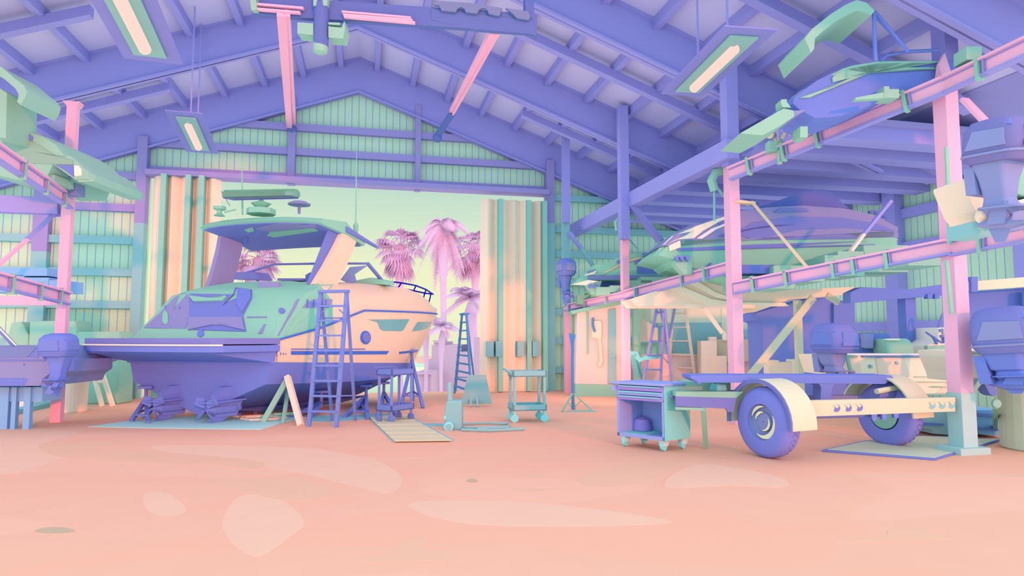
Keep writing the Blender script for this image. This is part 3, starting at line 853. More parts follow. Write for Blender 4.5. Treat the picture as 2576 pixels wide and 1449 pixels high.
# ================================================================ outboard motors
def rrect(w, l, r, z, ox=0, oy=0, n=4):
    pts = []
    for cx, cy, a0 in ((w/2 - r, l/2 - r, 0), (-w/2 + r, l/2 - r, 90), (-w/2 + r, -l/2 + r, 180), (w/2 - r, -l/2 + r, 270)):
        for i in range(n + 1):
            a = R(a0 + 90 * i / n); pts.append(Vector((ox + cx + r * math.cos(a), oy + cy + r * math.sin(a), z)))
    return pts
def outboard(label, c, rz, s=1.0, tilt=0.0, mc=None, mp=None, ml=None, group=None, down=1.0, wide=1.0):
    """c: centre of the cowling's underside; local +y is aft (away from the boat)"""
    mc = mc or M_liner; mp = mp or M_lav; ml = ml or M_liner
    t = thing('outboard_motor', label, 'outboard motor', c, rz, group)
    def T(p):
        p = Vector(p) * s; p.x *= wide; ca, sa = math.cos(tilt), math.sin(tilt)
        return Vector((p.x, p.y * ca - p.z * sa, p.y * sa + p.z * ca))
    def L(rings): return [[T(p) for p in r] for r in rings]
    cow = MB().loft(L([rrect(.36, .56, .12, .0), rrect(.44, .66, .14, .07), rrect(.46, .70, .15, .22, 0, .01), rrect(.44, .66, .15, .38, 0, .0), rrect(.36, .54, .14, .48, 0, -.02), rrect(.2, .34, .09, .52, 0, -.03)])).build('cowling', mc, t, world=False, smooth=True)
    MB().loft(L([rrect(.465, .70, .15, .075), rrect(.47, .71, .15, .10)])).build('cowling_seam', mp, cow, world=False)
    MB().prism([T(p) for p in ((-.15, .345, .13), (.15, .345, .13), (.13, .335, .36), (-.13, .335, .36))], T((0, .02, 0))).build('rear_panel', mp, cow, world=False)
    for sg in (1, -1):
        MB().prism([T(p) for p in ((sg * .222, -.22, .15), (sg * .222, .22, .15), (sg * .218, .2, .34), (sg * .218, -.14, .36))], T((sg * .015, 0, 0))).build('side_panel', mp, cow, world=False)
        MB().prism([T(p) for p in ((sg * .20, .12, .39), (sg * .20, .26, .37), (sg * .165, .22, .44), (sg * .165, .12, .45))], T((sg * .015, 0, 0))).build('air_vent', M_navy, cow, world=False)
    leg = MB().loft(L([rrect(.30, .40, .06, .01, 0, -.05), rrect(.22, .32, .05, -.18, 0, -.04), rrect(.16, .28, .05, -.40 * down, 0, -.02), rrect(.18, .34, .05, -.52 * down, 0, 0), rrect(.05, .30, .02, -.60 * down, 0, 0)])).build('midsection', ml, t, world=False)
    MB().loft(L([rrect(.26, .52, .08, -.50 * down, 0, .06), rrect(.26, .52, .08, -.525 * down, 0, .06)])).build('cavitation_plate', ml, leg, world=False)
    ax = T((0, 1, 0)) / s
    MB().lathe([(.02 * s, -.26 * s), (.07 * s, -.1 * s), (.075 * s, .12 * s), (.04 * s, .26 * s)], T((0, 0, -.68 * down)), ax, n=12).build('gear_case', ml, leg, world=False, smooth=True)
    MB().prism([T(p) for p in ((-.012, -.14, -.72 * down), (-.012, .10, -.72 * down), (-.012, .04, -.90 * down), (-.012, -.06, -.90 * down))], T((.024, 0, 0))).build('skeg', ml, leg, world=False)
    MB().prism([T(p) for p in ((-.08, -.03, -.45 * down), (-.08, -.1, -.70 * down), (-.08, .1, -.70 * down), (-.08, .13, -.45 * down))], T((.16, 0, 0))).build('strut', ml, leg, world=False)
    pr = MB()
    for j in range(3):
        a = j * 2.094 + .5
        def q(r, da, y): return T((r * math.cos(a + da), .24 + y, -.68 * down + r * math.sin(a + da)))
        pr.prism([q(.03, -.3, 0), q(.13, -.5, -.03), q(.17, 0, 0), q(.13, .5, .04), q(.03, .4, .02)], T((0, .018, 0)))
    pr.build('propeller', ml, leg, world=False)
    MB().prism([T(p) for p in ((-.12, -.34, -.02), (.12, -.34, -.02), (.12, -.30, -.34), (-.12, -.30, -.34))], T((0, .12, 0))).build('clamp_bracket', ml, t, world=False)
    return t
# ================================================================ boats stored on the racks
def zs(pts, ox, oy, s): return [(ox + x / s, oy + y / s) for x, y in pts]
def lens_body(pts, k, deep, inset=.05, kx=None):
    """a hull or cabin: the seen side, full in the middle and narrowing to the far side"""
    kf = (lambda x: k) if kx is None else kx
    front = [at(x, y, kf(x)) for x, y in pts]
    c = sum(front, Vector()) / len(front)
    def ring(f, d): return [c + (p - c) * f + ef * d for p in front]
    return MB().loft([ring(1 - inset, -.06), ring(1.0, .06), ring(1.01, deep * .5), ring(1.0, deep - .06), ring(1 - inset, deep + .06)])
def marks(bvh, parent):
    def f(name, pts, m, t=.015, sub=2, **k):
        d = decal(bvh, pts, t, sub)
        if d.v: return d.build(name, m, parent, **k)
    return f
def pxbox(x0, y0, x1, y1, k, deep):
    a = [at(x0, y0, k), at(x1, y0, k), at(x1, y1, k), at(x0, y1, k)]
    return MB().prism(a, ef * deep)
M_blush = mat('blush_gelcoat', (243, 196, 180))
M_pale = mat('pale_blush_gelcoat', (252, 218, 206))

# --- big cabin cruiser on the lower right rack
c = at(1950, 660, 14.0)
bB = thing('cabin_cruiser', 'large arched cabin cruiser on the lower right rack between two pink posts', 'boat', c, group='boats stored on the racks')
hullB = [(1642, 643), (1662, 622), (1705, 604), (1900, 596), (2263, 580), (2263, 622), (2173, 642), (2067, 668), (1960, 700), (1850, 708), (1800, 694), (1705, 668), (1690, 655)]
h1 = lens_body(hullB, 13.6, 1.9).build('hull', M_minty, bB, smooth=False)
cabB = [(1655, 622), (1698, 587), (1735, 567), (1782, 556), (1853, 531), (1926, 521), (2022, 516), (2135, 524), (2215, 543), (2263, 570), (2263, 600), (1880, 606), (1700, 622)]
h2 = lens_body(cabB, 13.6, 1.8).build('cabin', M_lav, bB, label='lavender arched cabin top')
mk = marks(bvh_of([h1, h2]), bB)
mk('cabin_side', [(1853, 590), (1890, 560), (1990, 545), (2120, 548), (2215, 566), (2258, 585), (2258, 600), (1900, 604)], M_liner, sub=4)
mk('cabin_window', [(1806, 562), (1835, 545), (1853, 540), (1853, 546), (1830, 558), (1809, 567)], M_liner, .03)
mk('cabin_window', [(1945, 534), (1960, 526), (2028, 525), (2033, 532)], M_liner, .03)
mk('bow_stripe', [(1642, 640), (1690, 595), (1750, 570), (1800, 552), (1853, 536), (1853, 541), (1806, 560), (1770, 580), (1745, 600), (1700, 603), (1660, 625)], M_blush, .02, 4, label='blush flash along the bow of the cabin')
mk('pale_stripe', [(1752, 600), (1790, 575), (1850, 552), (1850, 556), (1800, 578), (1765, 601)], M_pale, .025, 3)
mk('sheer_band', [(1690, 620), (1900, 603), (2005, 573 + 6), (2120, 574), (2258, 585), (2258, 597), (2100, 592), (1950, 596), (1855, 602)], M_lav, .022, 4)
mk('hull_band', [(1700, 625), (1900, 615), (2258, 604), (2258, 616), (1900, 626), (1705, 632)], M_liner, .02, 4)
mk('blush_patch', [(1682, 618), (1710, 605), (1712, 622), (1684, 632)], M_blush, .03)
mk('pinstripe', [(1755, 626), (1970, 619), (2200, 615), (2200, 617), (1970, 622), (1755, 629)], M_navy, .03, 4)
mk('wind_wing', [(1808, 594), (1850, 577), (1940, 563), (1996, 563), (1996, 565), (1940, 566), (1850, 580), (1810, 596)], M_navy, .03, 3)
MB().prism(pxK([(1698, 655), (1735, 640), (1742, 650), (1740, 690), (1722, 690), (1700, 668)], 13.3), ef * .3).build('engine_bracket', M_clip, bB)
mb = MB()
for x in (1702, 1714, 1728): mb.prism(pxK([(x - 5, 646), (x + 7, 640), (x + 4, 658)], 13.2), ef * .1)
mb.build('bracket_plate', M_navy, bB)
MB().prism(pxK([(1770, 690), (1790, 660), (1790, 700), (1772, 700)], 13.4), ef * .2).build('hull_step', M_liner, bB)
# T-top over its bow
ttp = [(1838, 500), (1803, 512), (1786, 432), (1800, 424), (1838, 413), (1838, 440)]
tk = 12.7
MB().tube([at(1836, 424, tk), at(1800, 434, tk), at(1790, 455, tk), at(1798, 480, tk)], .09, 8).build('tower_top', M_clip, bB, smooth=True)
MB().tube([at(1797, 474, tk), at(1797, 555, tk)], .022, 6).build('tower_leg', M_teal, bB)
MB().tube([at(1800, 468, tk), at(1860, 536, tk)], .03, 6).build('tower_leg', M_teal, bB)
MB().prism(pxK([(1900, 524), (2040, 476), (2085, 480), (2135, 524)], 14.2), ef * .3).build('folded_canopy', mat('violet_beam_paint', (122, 124, 198)), bB, label='dark violet folded canopy')
MB().tube([at(2186, 534, 14), at(2200, 532, 14), at(2230, 545, 14)], .035, 6).build('grab_rail', M_navy, bB)

# --- smaller boat to the left of it
c = at(1560, 690, 17.3)
bA = thing('cabin_boat', 'small mint boat at the far left end of the lower right rack', 'boat', c, group='boats stored on the racks')
outA = zs([(370, 1130), (480, 1030), (610, 920), (720, 820), (960, 780), (1100, 700), (1400, 620), (1690, 590), (1700, 665), (1900, 690), (2040, 800), (2150, 990), (2060, 1020), (1500, 1060), (1320, 1070), (870, 1070), (640, 1060)], 1380, 540, 6.44)
hA = lens_body(outA, 17.0, 1.4).build('hull', M_minty, bA)
mk = marks(bvh_of([hA]), bA)
Z6 = lambda pts: zs(pts, 1380, 540, 6.44)
mk('violet_bow_panel', Z6([(1370, 740), (1650, 680), (1890, 690), (2030, 830), (2130, 960), (1430, 960), (1430, 850)]), M_liner, .015, 3, label='violet side panel')
mk('hull_band', Z6([(640, 980), (2140, 975), (2060, 1010), (1500, 1055), (640, 1050)]), M_lav, .02, 3)
mk('side_window', Z6([(1100, 760), (1180, 715), (1185, 770), (1110, 800)]), M_liner, .03)
mk('side_window', Z6([(1520, 630), (1680, 600), (1685, 650), (1530, 670)]), M_liner, .03)
mk('blush_flash', Z6([(580, 975), (780, 905), (740, 965), (580, 992)]), M_blush, .03)
mk('stripe', Z6([(840, 968), (1100, 830), (1270, 745), (1450, 690), (1650, 668), (1650, 680), (1450, 705), (1280, 760), (870, 968)]), M_beige, .025, 3)
mk('cockpit_edge', Z6([(610, 930), (720, 890), (770, 895), (640, 945)]), M_lav, .03)
MB().prism(pxK(Z6([(380, 1130), (640, 1058), (810, 1078), (610, 1140)]), 16.6), ef * .1).build('swim_step', M_blush, bA, label='blush swim step')
MB().prism(pxK(Z6([(610, 1140), (860, 1070), (800, 1290), (720, 1290), (680, 1220)]), 16.6), ef * .4).build('engine_bracket', M_clip, bA)
mb = MB()
for x in (690, 770): mb.prism(pxK(Z6([(x - 55, 1170), (x, 1110), (x, 1200)]), 16.5), ef * .08)
mb.build('bracket_plate', M_navy, bA)
MB().prism(pxK(Z6([(800, 1290), (870, 1075), (1320, 1075), (1320, 1150), (1000, 1155), (870, 1190), (865, 1280)]), 17.4), ef * .8).build('keel', M_navy, bA)
tk = 16.4
MB().tube([at(1556, 580, tk), at(1553, 560, tk), at(1566, 547, tk), at(1600, 540, tk), at(1622, 555, tk)], .10, 8).build('tower_top', M_clip, bA, smooth=True)
MB().tube([at(1579, 598, tk), at(1607, 630, tk)], .025, 6).build('tower_leg', M_teal, bA)
MB().tube([at(1618, 550, tk), at(1660, 590, tk), at(1668, 600, tk)], .02, 6).tube([at(1556, 575, tk), at(1562, 655, tk)], .02, 6).build('tower_leg', M_teal, bA)

# bunk blocks carrying the boats, set on the rack beams
def bunk(rects, label, k, deep=1.2, m=None, group='bunk blocks under the racked boats'):
    a = rects[0]; t = thing('bunk_block', label, 'block', at((a[0] + a[2]) / 2, a[3], k), group=group)
    for r in rects: pxbox(*r, k, deep).build('timber', m or M_clip, t)
    return t
bunk([(1500, 722, 1535, 742), (1535, 718, 1574, 735), (1585, 705, 1640, 728), (1612, 696, 1700, 712)], 'mint stepped bunk blocks under the small mint boat', 16.4)
bunk([(1452, 742, 1478, 766), (1478, 736, 1492, 758)], 'mint bunk blocks beside the outboard at the rack end', 17.8)
bunk([(1860, 706, 2000, 726), (1946, 668, 2075, 708), (2075, 642, 2108, 700), (2108, 632, 2175, 694), (2173, 617, 2285, 684)], 'long mint stepped bunk blocks under the arched cabin cruiser', 12.4, 1.0)
bunk([(1950, 688, 1859, 666)], 'violet bunk board beside the pink post carrying the cruiser', 12.6, .5, mat('violet_beam_paint', (122, 124, 198)))
bunk([(2285, 628, 2372, 668)], 'mint bunk block behind the nearest pink post', 11.0, .8)

# --- boat on the upper right rack
c = at(2200, 250, 9.0)
bC = thing('center_console_boat', 'boat with mint gunwale and T-top on the upper right rack', 'boat', c, group='boats stored on the racks')
Z1 = lambda pts: zs(pts, 1750, 0, 3.118)
outC = Z1([(735, 778), (920, 640), (1070, 565), (1220, 515), (1430, 480), (1905, 478), (2130, 505), (2040, 550), (1900, 610), (1600, 740), (1300, 865), (1100, 935), (900, 950), (760, 870), (720, 830)])
hC = lens_body(outC, 9.65, .7).build('hull', M_navy, bC, label='dark violet hull underside')
mk = marks(bvh_of([hC]), bC)
mk('gunwale', Z1([(740, 776), (920, 645), (1070, 570), (1220, 520), (1430, 486), (1900, 484), (1900, 497), (1430, 503), (1220, 540), (1110, 580), (1066, 612), (1070, 652), (1180, 612), (1300, 570), (1430, 548), (1640, 535), (1900, 534), (1900, 547), (1640, 545), (1430, 562), (1300, 586), (1180, 628), (1050, 690), (890, 770)]), M_clip, .03, 2, label='mint gunwale band along the sheer')
pr = MB().prism(pxK(Z1([(350, 1045), (690, 850), (770, 868), (772, 915), (640, 1000), (520, 1062)]), 9.3), ef * .9)
pr.build('bow_plate', M_clip, bC, label='mint flat bow plate')
MB().prism(pxK(Z1([(770, 868), (865, 862), (772, 915)]), 9.4), ef * .6).build('bow_plate', M_lav, bC)
MB().prism(pxK(Z1([(672, 780), (715, 778), (715, 800), (748, 842), (685, 842), (670, 815)]), 9.3), ef * .2).build('bow_roller', M_clip, bC)
MB().prism(pxK(Z1([(1254, 782), (1254, 766), (1475, 724), (1475, 770)]), 9.2), ef * .1).build('rub_strip', M_clip, bC)
tk = 9.0
tt = MB().loft([[at(x, y, tk), at(x2, y2, tk), at(x2, y2, tk) + ef * .9, at(x, y, tk) + ef * .9] for (x, y), (x2, y2) in
     zip(Z1([(905, 415), (855, 300), (915, 225), (1060, 110), (1180, 35), (1262, 0), (1340, 20), (1404, 85)]), Z1([(930, 380), (935, 300), (990, 250), (1110, 160), (1210, 105), (1262, 85), (1310, 92), (1378, 118)]))])
tt.build('t_top', M_clip, bC, smooth=True, label='mint curved T-top')
mb = MB().tube(pxK(Z1([(1398, 90), (1403, 270), (1412, 480)]), 9.15), .028, 6)
mb.build('t_top_leg', M_navy, bC)
MB().tube(pxK(Z1([(1400, 85), (1500, 200), (1665, 405)]), 9.2), .022, 6).build('t_top_leg', M_navy, bC)
MB().tube(pxK(Z1([(1410, 130), (1540, 265), (1670, 405)]), 9.4), .02, 6).build('t_top_leg', M_navy, bC)
MB().tube(pxK(Z1([(1450, 475), (1500, 435), (1670, 405), (1905, 393)]), 9.55), .025, 6).build('windscreen_rail', M_navy, bC)
# bunks under it
for (r, lb) in (([(2224, 217, 2237, 246), (2237, 224, 2262, 246)], 'mint end bunk block on the upper right beam'), ([(2013, 318, 2032, 345)], 'rounded mint bunk block on the upper right beam beside the floodlights'), ([(2431, 117, 2470, 150), (2448, 148, 2470, 165)], 'mint notched bunk block near the top right corner')):
    bunk(r, lb, 8.7 if r[0][0] > 2400 else 9.4, .25)
# twin floodlights
c = at(1957, 383, 11.2)
fl = thing('floodlight', 'mint twin-lamp floodlight on the upper right beam', 'lamp', c)
pxbox(1935, 352, 1972, 380, 11.2, .2).build('ballast_box', M_clip, fl, bevel=.02)
pxbox(1958, 378, 1968, 412, 11.15, .06).build('mount_bracket', M_clip, fl)
for x, y in ((1937, 339), (1972, 320)):
    k0 = 11.2; p = at(x, y, k0); ax = (RT * .8 + ef * .5).normalized()
    hd = MB().lathe([(.06, 0), (.065, .03), (.05, .08), (.045, .12)], p, ax, n=14).build('lamp_head', M_lav, fl, smooth=True)
    MB().lathe([(.068, -.01), (.07, .015), (.055, .02), (.05, -.005)], p, ax, n=14).build('lamp_ring', M_beige, hd)
    MB().bar(p + ax * .1, at(x + 16, y + 20, k0), .03).bar(at(x + 18, y - 12, k0), at(x + 20, y + 16, k0), .015).build('yoke', M_beige, hd)
MB().bar(at(1966, 350, 11.2), at(1974, 335, 11.2), .05).build('bracket_arm', M_beige, fl)

# --- boat on the upper left rack
Z3 = lambda pts: zs(pts, 0, 150, 2.07)
c = at(60, 420, 11.0)
bD = thing('center_console_boat', 'mint boat with curved T-top and blush nose plate on the upper left rack', 'boat', c, group='boats stored on the racks')
outD = Z3([(-60, 340), (20, 330), (140, 370), (230, 398), (300, 440), (350, 500), (390, 508), (485, 595), (480, 632), (410, 635), (290, 550), (250, 640), (230, 640), (120, 640), (-60, 600)])
hD = lens_body(outD, 11.6, 1.6).build('hull', M_clip, bD, label='mint hull and deck')
mk = marks(bvh_of([hD]), bD)
mk('deck_window', Z3([(22, 345), (80, 352), (130, 372), (173, 402), (170, 425), (120, 398), (80, 378), (22, 363)]), M_navy, .02, 2)
mk('side_panel', Z3([(16, 372), (100, 395), (200, 445), (290, 500), (385, 510), (380, 548), (150, 540), (130, 500), (50, 500), (20, 470)]), mat('sage_gelcoat', (174, 192, 177)), .015, 2, label='sage green side panel')
mk('nose_plate', Z3([(387, 550), (410, 552), (482, 630), (410, 634), (388, 600)]), M_blush, .02, 1, label='blush nose plate')
mk('bow_violet_plate', Z3([(290, 548), (385, 550), (386, 610), (350, 600)]), M_liner, .02, 1)  # violet patch beside the nose plate
MB().prism(pxK(Z3([(-40, 130), (0, 150), (36, 172), (30, 410), (-40, 400)]), 11.0), ef * .7).build('console', M_clip, bD)
MB().loft([[at(x, y, 10.6), at(x2, y2, 10.6), at(x2, y2, 10.6) + ef * .8, at(x, y, 10.6) + ef * .8] for (x, y), (x2, y2) in zip(Z3([(-60, 10), (10, 40), (70, 92), (125, 135), (140, 165), (130, 200), (106, 236)]), Z3([(-60, 60), (5, 88), (40, 115), (80, 150), (97, 180), (95, 200), (88, 218)]))]).build('t_top', M_clip, bD, smooth=True, label='mint curved T-top')
MB().tube(pxK(Z3([(86, 238), (89, 344)]), 11.4), [.012, .03], 6).build('antenna', M_clip, bD)
pxbox(158, 460, 188, 488, 12.2, .3).build('engine_bracket', M_lav, bD)
mb = MB()
for x in (316, 348): mb.prism(pxK(Z3([(x, 575), (x + 38, 600), (x + 36, 612), (x + 4, 612)]), 12.0), ef * .1)
mb.build('bracket_plate', M_navy, bD)
for r, lb, m in (([(30, 392, 64, 416), (64, 392, 77, 414), (0, 352, 14, 388)], 'violet and mint bunk blocks on the upper left beam', M_liner), ([(78, 440, 138, 460)], 'mint bunk plate on the upper left beam beside the boat nose', M_clip)):
    bunk(r, lb, 11.6, .5, m)
bunk([(-40, 674, 118, 694), (0, 692, 60, 708), (60, 698, 122, 716), (123, 705, 160, 735), (-40, 720, 34, 735)], 'blue-grey bunk boards on the lower left beam', 12.9, .6, mat('blue_grey_timber', (146, 166, 190)))

# outboards on the racks
outboard('violet outboard motor at the far end of the right rack, above the post top', at(1424, 694, 17.8), YAW * -1 + R(200), s=.92, down=1.0)
t = outboard('large violet outboard motor on the right edge above the near rack beam', at(2522, 412, 6.4), R(188), s=.86, wide=1.35, tilt=R(-4), mc=mat('violet_cowl', (132, 132, 200)), ml=M_lav)
# blush transom brackets of the boat behind that motor
c = at(2510, 560, 6.9)
tb = thing('boat_transom', 'beige boat transom behind the large outboard on the right edge', 'boat', c)
Z7 = lambda pts: zs(pts, 2300, 250, 3.916)
MB().prism(pxK(Z7([(480, 785), (690, 722), (760, 860), (790, 1040), (760, 1200), (680, 1200), (640, 1150), (595, 1100), (480, 820)]), 6.95), ef * .5).build('transom', M_sand, tb, bevel=.015)
MB().prism(pxK(Z7([(640, 780), (690, 770), (750, 860), (700, 960)]), 6.93), ef * .1).build('mint_panel', M_clip, tb)
MB().prism(pxK(Z7([(945, 690), (1000, 650), (1200, 640), (1200, 960), (1060, 950), (910, 890)]), 6.95), ef * .5).build('transom', M_clip, tb, bevel=.015)
MB().prism(pxK(Z7([(960, 1010), (1200, 950), (1200, 1080), (1060, 1080), (1010, 1140), (970, 1120)]), 6.9), ef * .5).build('transom', M_sand, tb)
MB().prism(pxK(Z7([(780, 1060), (800, 1038), (960, 1038), (965, 1125), (800, 1130)]), 6.7), ef * .3).build('bracket_pad', M_clip, tb, bevel=.02)
MB().prism(pxK(Z7([(570, 1210), (590, 1200), (760, 1205), (790, 1270), (830, 1320), (780, 1345), (575, 1335)]), 6.7), ef * .4).build('rack_cradle', M_teal, tb)
for x, y in ((710, 1145), (815, 1165)):
    a = at(*Z7([(x, y)])[0], 6.6); MB().lathe([(.02, .1), (.10, 0), (.10, -.02), (.06, -.03)], a, (RT * -.7 + ef * -.7), n=14).build('thruster_ring', M_sand, tb)
MB().bar(at(*Z7([(730, 1180)])[0], 6.6), at(*Z7([(735, 1220)])[0], 6.6), .06).build('thruster_stem', M_sand, tb)
MB().prism(pxK(Z7([(830, 1310), (900, 1210), (1200, 1070), (1200, 1260)]), 6.8), ef * .4).build('hull', M_lav, tb)
# ================================================================ things on the floor
M_lad = mat('lavender_ladder_paint', (137, 136, 200))
M_slate = mat('slate_blue_paint', (120, 146, 186))
M_tealf = mat('teal_plastic', (140, 178, 178))
def ladder(label, feet_f, feet_b, top, n, w_top, m, mb_=None, seen=True, tray=True, mrung=None):
    """step ladder: feet_f / feet_b are floor points (left, right), top the middle of the cap"""
    fl_, fr = [Vector(p) for p in feet_f]; top = Vector(top)
    across = (fr - fl_); across.z = 0; across.normalize()
    c = (fl_ + fr) / 2
    t = thing('step_ladder', label, 'ladder', (c.x, c.y, 0))
    tl, tr = top - across * w_top / 2, top + across * w_top / 2
    for a, b in ((fl_, tl), (fr, tr)): MB().bar(a, b, .05, .07, across).build('rail', m, t)
    for i in range(n):
        f = (i + 1) / (n + 1)
        MB().bar(fl_ + (tl - fl_) * f, fr + (tr - fr) * f, .09, .035).build('step', mrung or m, t)
    if feet_b:
        bl, br_ = [Vector(p) for p in feet_b]
        for a, b in ((bl, tl), (br_, tr)): MB().bar(a, b - Vector((0, 0, .04)), .04, .05, across).build('back_leg', mb_ or m, t)
        for f in (.2, .55, .8): MB().bar(bl + (tl - bl) * f, br_ + (tr - br_) * f, .025).build('back_brace', mb_ or m, t)
    MB().bar(tl - across * .03, tr + across * .03, .14, .05).build('top_cap', m, t)
    for s_, a in ((1, tl), (-1, tr)):
        q = a + ((fl_ if s_ > 0 else fr) - a) * .18
        MB().bar(q, q + across * s_ * .12 + Vector((0, 0, .1)), .02).build('gusset', m, t)
    return t
ladder('tall lavender step ladder standing in front of the yacht', (floor(777, 1073), floor(846, 1075)), (floor(836, 1060), floor(894, 1058)), at(840, 733, 12.1), 8, .52, M_lad)
ladder('tall slate step ladder against the pink palms in the doorway', (floor(1143, 990), floor(1186, 1006)), (floor(1146, 985), floor(1196, 986)), at(1168, 790, 17.6), 9, .52, M_slate)
ladder('small mint step ladder behind the work light tripod', (floor(1447, 985), floor(1470, 986)), (floor(1451, 981), floor(1467, 981)), at(1456, 906, 18.4), 5, .14, M_clip)
# the two platform ladders right of the booth
ladder('violet step ladder behind the tool cabinet', (floor(1610, 1000), floor(1660, 1002)), (floor(1697, 985), floor(1692, 1003)), at(1664, 748, 16.9), 6, .14, M_steel, M_steel, mrung=M_lad)
ladder('blush and lavender step ladder to the right of the violet one', (floor(1680, 986), floor(1755, 992)), None, at(1707, 752, 17.6), 6, .34, M_sand)
lx = thing('handrail_hook', 'violet ladder hook bar leaning at the top of the blush ladder', 'handrail', onfl(at(1700, 800, 17.7)))
MB().tube([at(1683, 850, 17.7), at(1703, 750, 17.7), at(1712, 749, 17.7), at(1713, 757, 17.7)], .035, 6).build('hook_bar', M_steel, lx)
# pale trestle by the yacht
tr = thing('trestle', 'pale mint and beige trestle standing left of the tall lavender ladder', 'trestle', onfl(floor(715, 1066)))
ap, apb = at(722, 955, 12.6), at(726, 968, 13.1)
MB().bar(floor(662, 1062), ap, .1, .06, ef).build('leg', M_clip, tr)
MB().bar(floor(712, 1066), apb, .06, .05, ef).build('leg', M_clip, tr)
MB().bar(floor(757, 1071), at(723, 947, 12.5), .1, .1, ef).build('leg', M_sand, tr)
MB().bar(at(690, 1042, 12.7), at(740, 1040, 12.6), .05).build('crossbar', M_clip, tr)

# utility carts
def cart(label, fl_, fr, depth, h, m, mw):
    fl_, fr = Vector(fl_), Vector(fr); a = (fr - fl_).normalized(); L = (fr - fl_).length; n = Vector((-a.y, a.x, 0))
    if n.y < 0: n = -n
    t = thing('utility_cart', label, 'cart', (fl_ + fr) / 2 + n * depth / 2)
    P = lambda u, v, z: fl_ + a * u + n * v + Vector((0, 0, z))
    for z0, nm in ((.22, 'lower_tray'), (h - .09, 'upper_tray')):
        s = MB()
        for (u0, v0, u1, v1) in ((0, 0, L, .03), (0, depth - .03, L, depth), (0, 0, .03, depth), (L - .03, 0, L, depth)):
            s.prism([P(u0, v0, z0), P(u1, v0, z0), P(u1, v1, z0), P(u0, v1, z0)], (0, 0, .11))
        s.prism([P(0, 0, z0), P(L, 0, z0), P(L, depth, z0), P(0, depth, z0)], (0, 0, .02))
        s.build(nm, m, t)
    for u in (.04, L - .04):
        for v in (.04, depth - .04):
            MB().bar(P(u, v, .24), P(u, v, h - .05), .05).build('post', m, t)
            w = MB().lathe([(.02, -.025), (.075, -.02), (.075, .02), (.02, .025)], P(u, v, .075), n, n=14).build('caster', mw, t, smooth=True)
            MB().bar(P(u, v, .08), P(u, v, .24), .04, .05).build('fork', mw, w)
    MB().tube([P(0, .04, h - .02), P(-.10, .06, h + .04), P(-.10, depth - .06, h + .04), P(0, depth - .04, h - .02)], .02, 6).build('push_handle', m, t)
    return t
cart('lavender utility cart in front of the yacht bow', floor(945, 1062), floor(984, 1066), .62, .98, M_lad, M_lad)
cart('blue-green utility cart standing in the middle near the folded door', floor(1290, 1064), floor(1376, 1062), .55, .95, M_teal, M_tealf)

# slatted duckboard
def fquad(pts, z0, z1):
    return MB().prism([floor(x, y, z0) for x, y in pts], (0, 0, z1 - z0))
db = thing('duckboard', 'beige slatted duckboard lying on the floor under the bow cart', 'floor mat', onfl(floor(1030, 1080)))
fquad([(925, 1050), (1034, 1050), (1142, 1110), (990, 1112)], 0.0, .02).build('backing', M_teal, db)
for i in range(6):
    f0, f1 = i / 6 + .02, (i + 1) / 6 - .02
    q = lambda f: ((925 + 65 * f, 1050 + 62 * f), (1034 + 108 * f, 1050 + 60 * f))
    (a, b), (c_, d) = q(f0), q(f1)
    fquad([(a[0] + 4, a[1]), (b[0] - 4, b[1]), (d[0] - 4, d[1]), (c_[0] + 4, c_[1])], .02, .035).build('slat', M_beige, db)
# floor shadow of the yacht, painted as thin blue-green sheets
props(fquad([(222, 1074), (330, 1058), (500, 1045), (700, 1046), (770, 1050), (716, 1062), (655, 1081), (420, 1078)], 0, .006).build('floor_shadow', mat('blue_mint_shadow', (148, 184, 184))), label='blue-mint sheet painted as the floor shadow under the yacht stern', cat='cloth')
props(fquad([(775, 1047), (1000, 1040), (930, 1054), (860, 1060), (770, 1062)], 0, .006).build('floor_shadow', M_teal), label='blue-green painted floor shadow under the middle of the yacht behind the tall ladder', cat='cloth')
props(fquad([(1010, 1066), (1118, 1066), (1118, 1072), (1020, 1072)], 0, .006).build('floor_shadow', M_teal), label='small strip of painted floor shadow beside the floor cleaner', cat='cloth')
hz = thing('hose', 'sand-coloured hose looped on the floor under the yacht', 'hose', onfl(floor(640, 1055)))
MB().tube([floor(x, y, .025) for x, y in [(565, 1051), (580, 1047), (620, 1049), (680, 1047), (720, 1050), (690, 1054), (630, 1056), (606, 1053), (604, 1048), (640, 1046), (690, 1044)]], .02, 6).build('hose_loop', M_sand, hz)

# floor cleaner with hose
k = 11.3
fc = thing('floor_cleaner', 'blue-green upright floor cleaner on wheels with hose on the floor', 'cleaning machine', onfl(at(1140, 1080, k)))
MB().prism(pxK([(1118, 1030), (1124, 1008), (1162, 1008), (1162, 1084), (1122, 1084), (1118, 1060)], k), ef * .35).build('body', M_teal, fc, bevel=.03)
MB().prism(pxK([(1126, 1010), (1125, 966), (1130, 960), (1136, 962), (1138, 1010)], k + .05), ef * .12).build('handle', M_teal, fc, bevel=.02)
MB().prism(pxK([(1117, 1046), (1123, 1046), (1123, 1055), (1117, 1055)], k - .02), ef * .2).build('latch', M_tealf, fc)
w = MB().lathe([(.03, -.04), (.085, -.035), (.085, .035), (.03, .04)], at(1129, 1073, k - .05), ef, n=16).build('wheel', M_tealf, fc, smooth=True)
MB().lathe([(.05, -.05), (.05, .05)], at(1129, 1073, k - .05), ef, n=16).build('hub', M_teal, w)
MB().tube([floor(x, y, .03) for x, y in [(1162, 1066), (1220, 1064), (1280, 1066), (1278, 1073), (1220, 1076), (1168, 1075), (1162, 1081), (1230, 1083), (1318, 1079), (1270, 1076), (1200, 1079)]], .024, 6).build('hose', M_teal, fc)

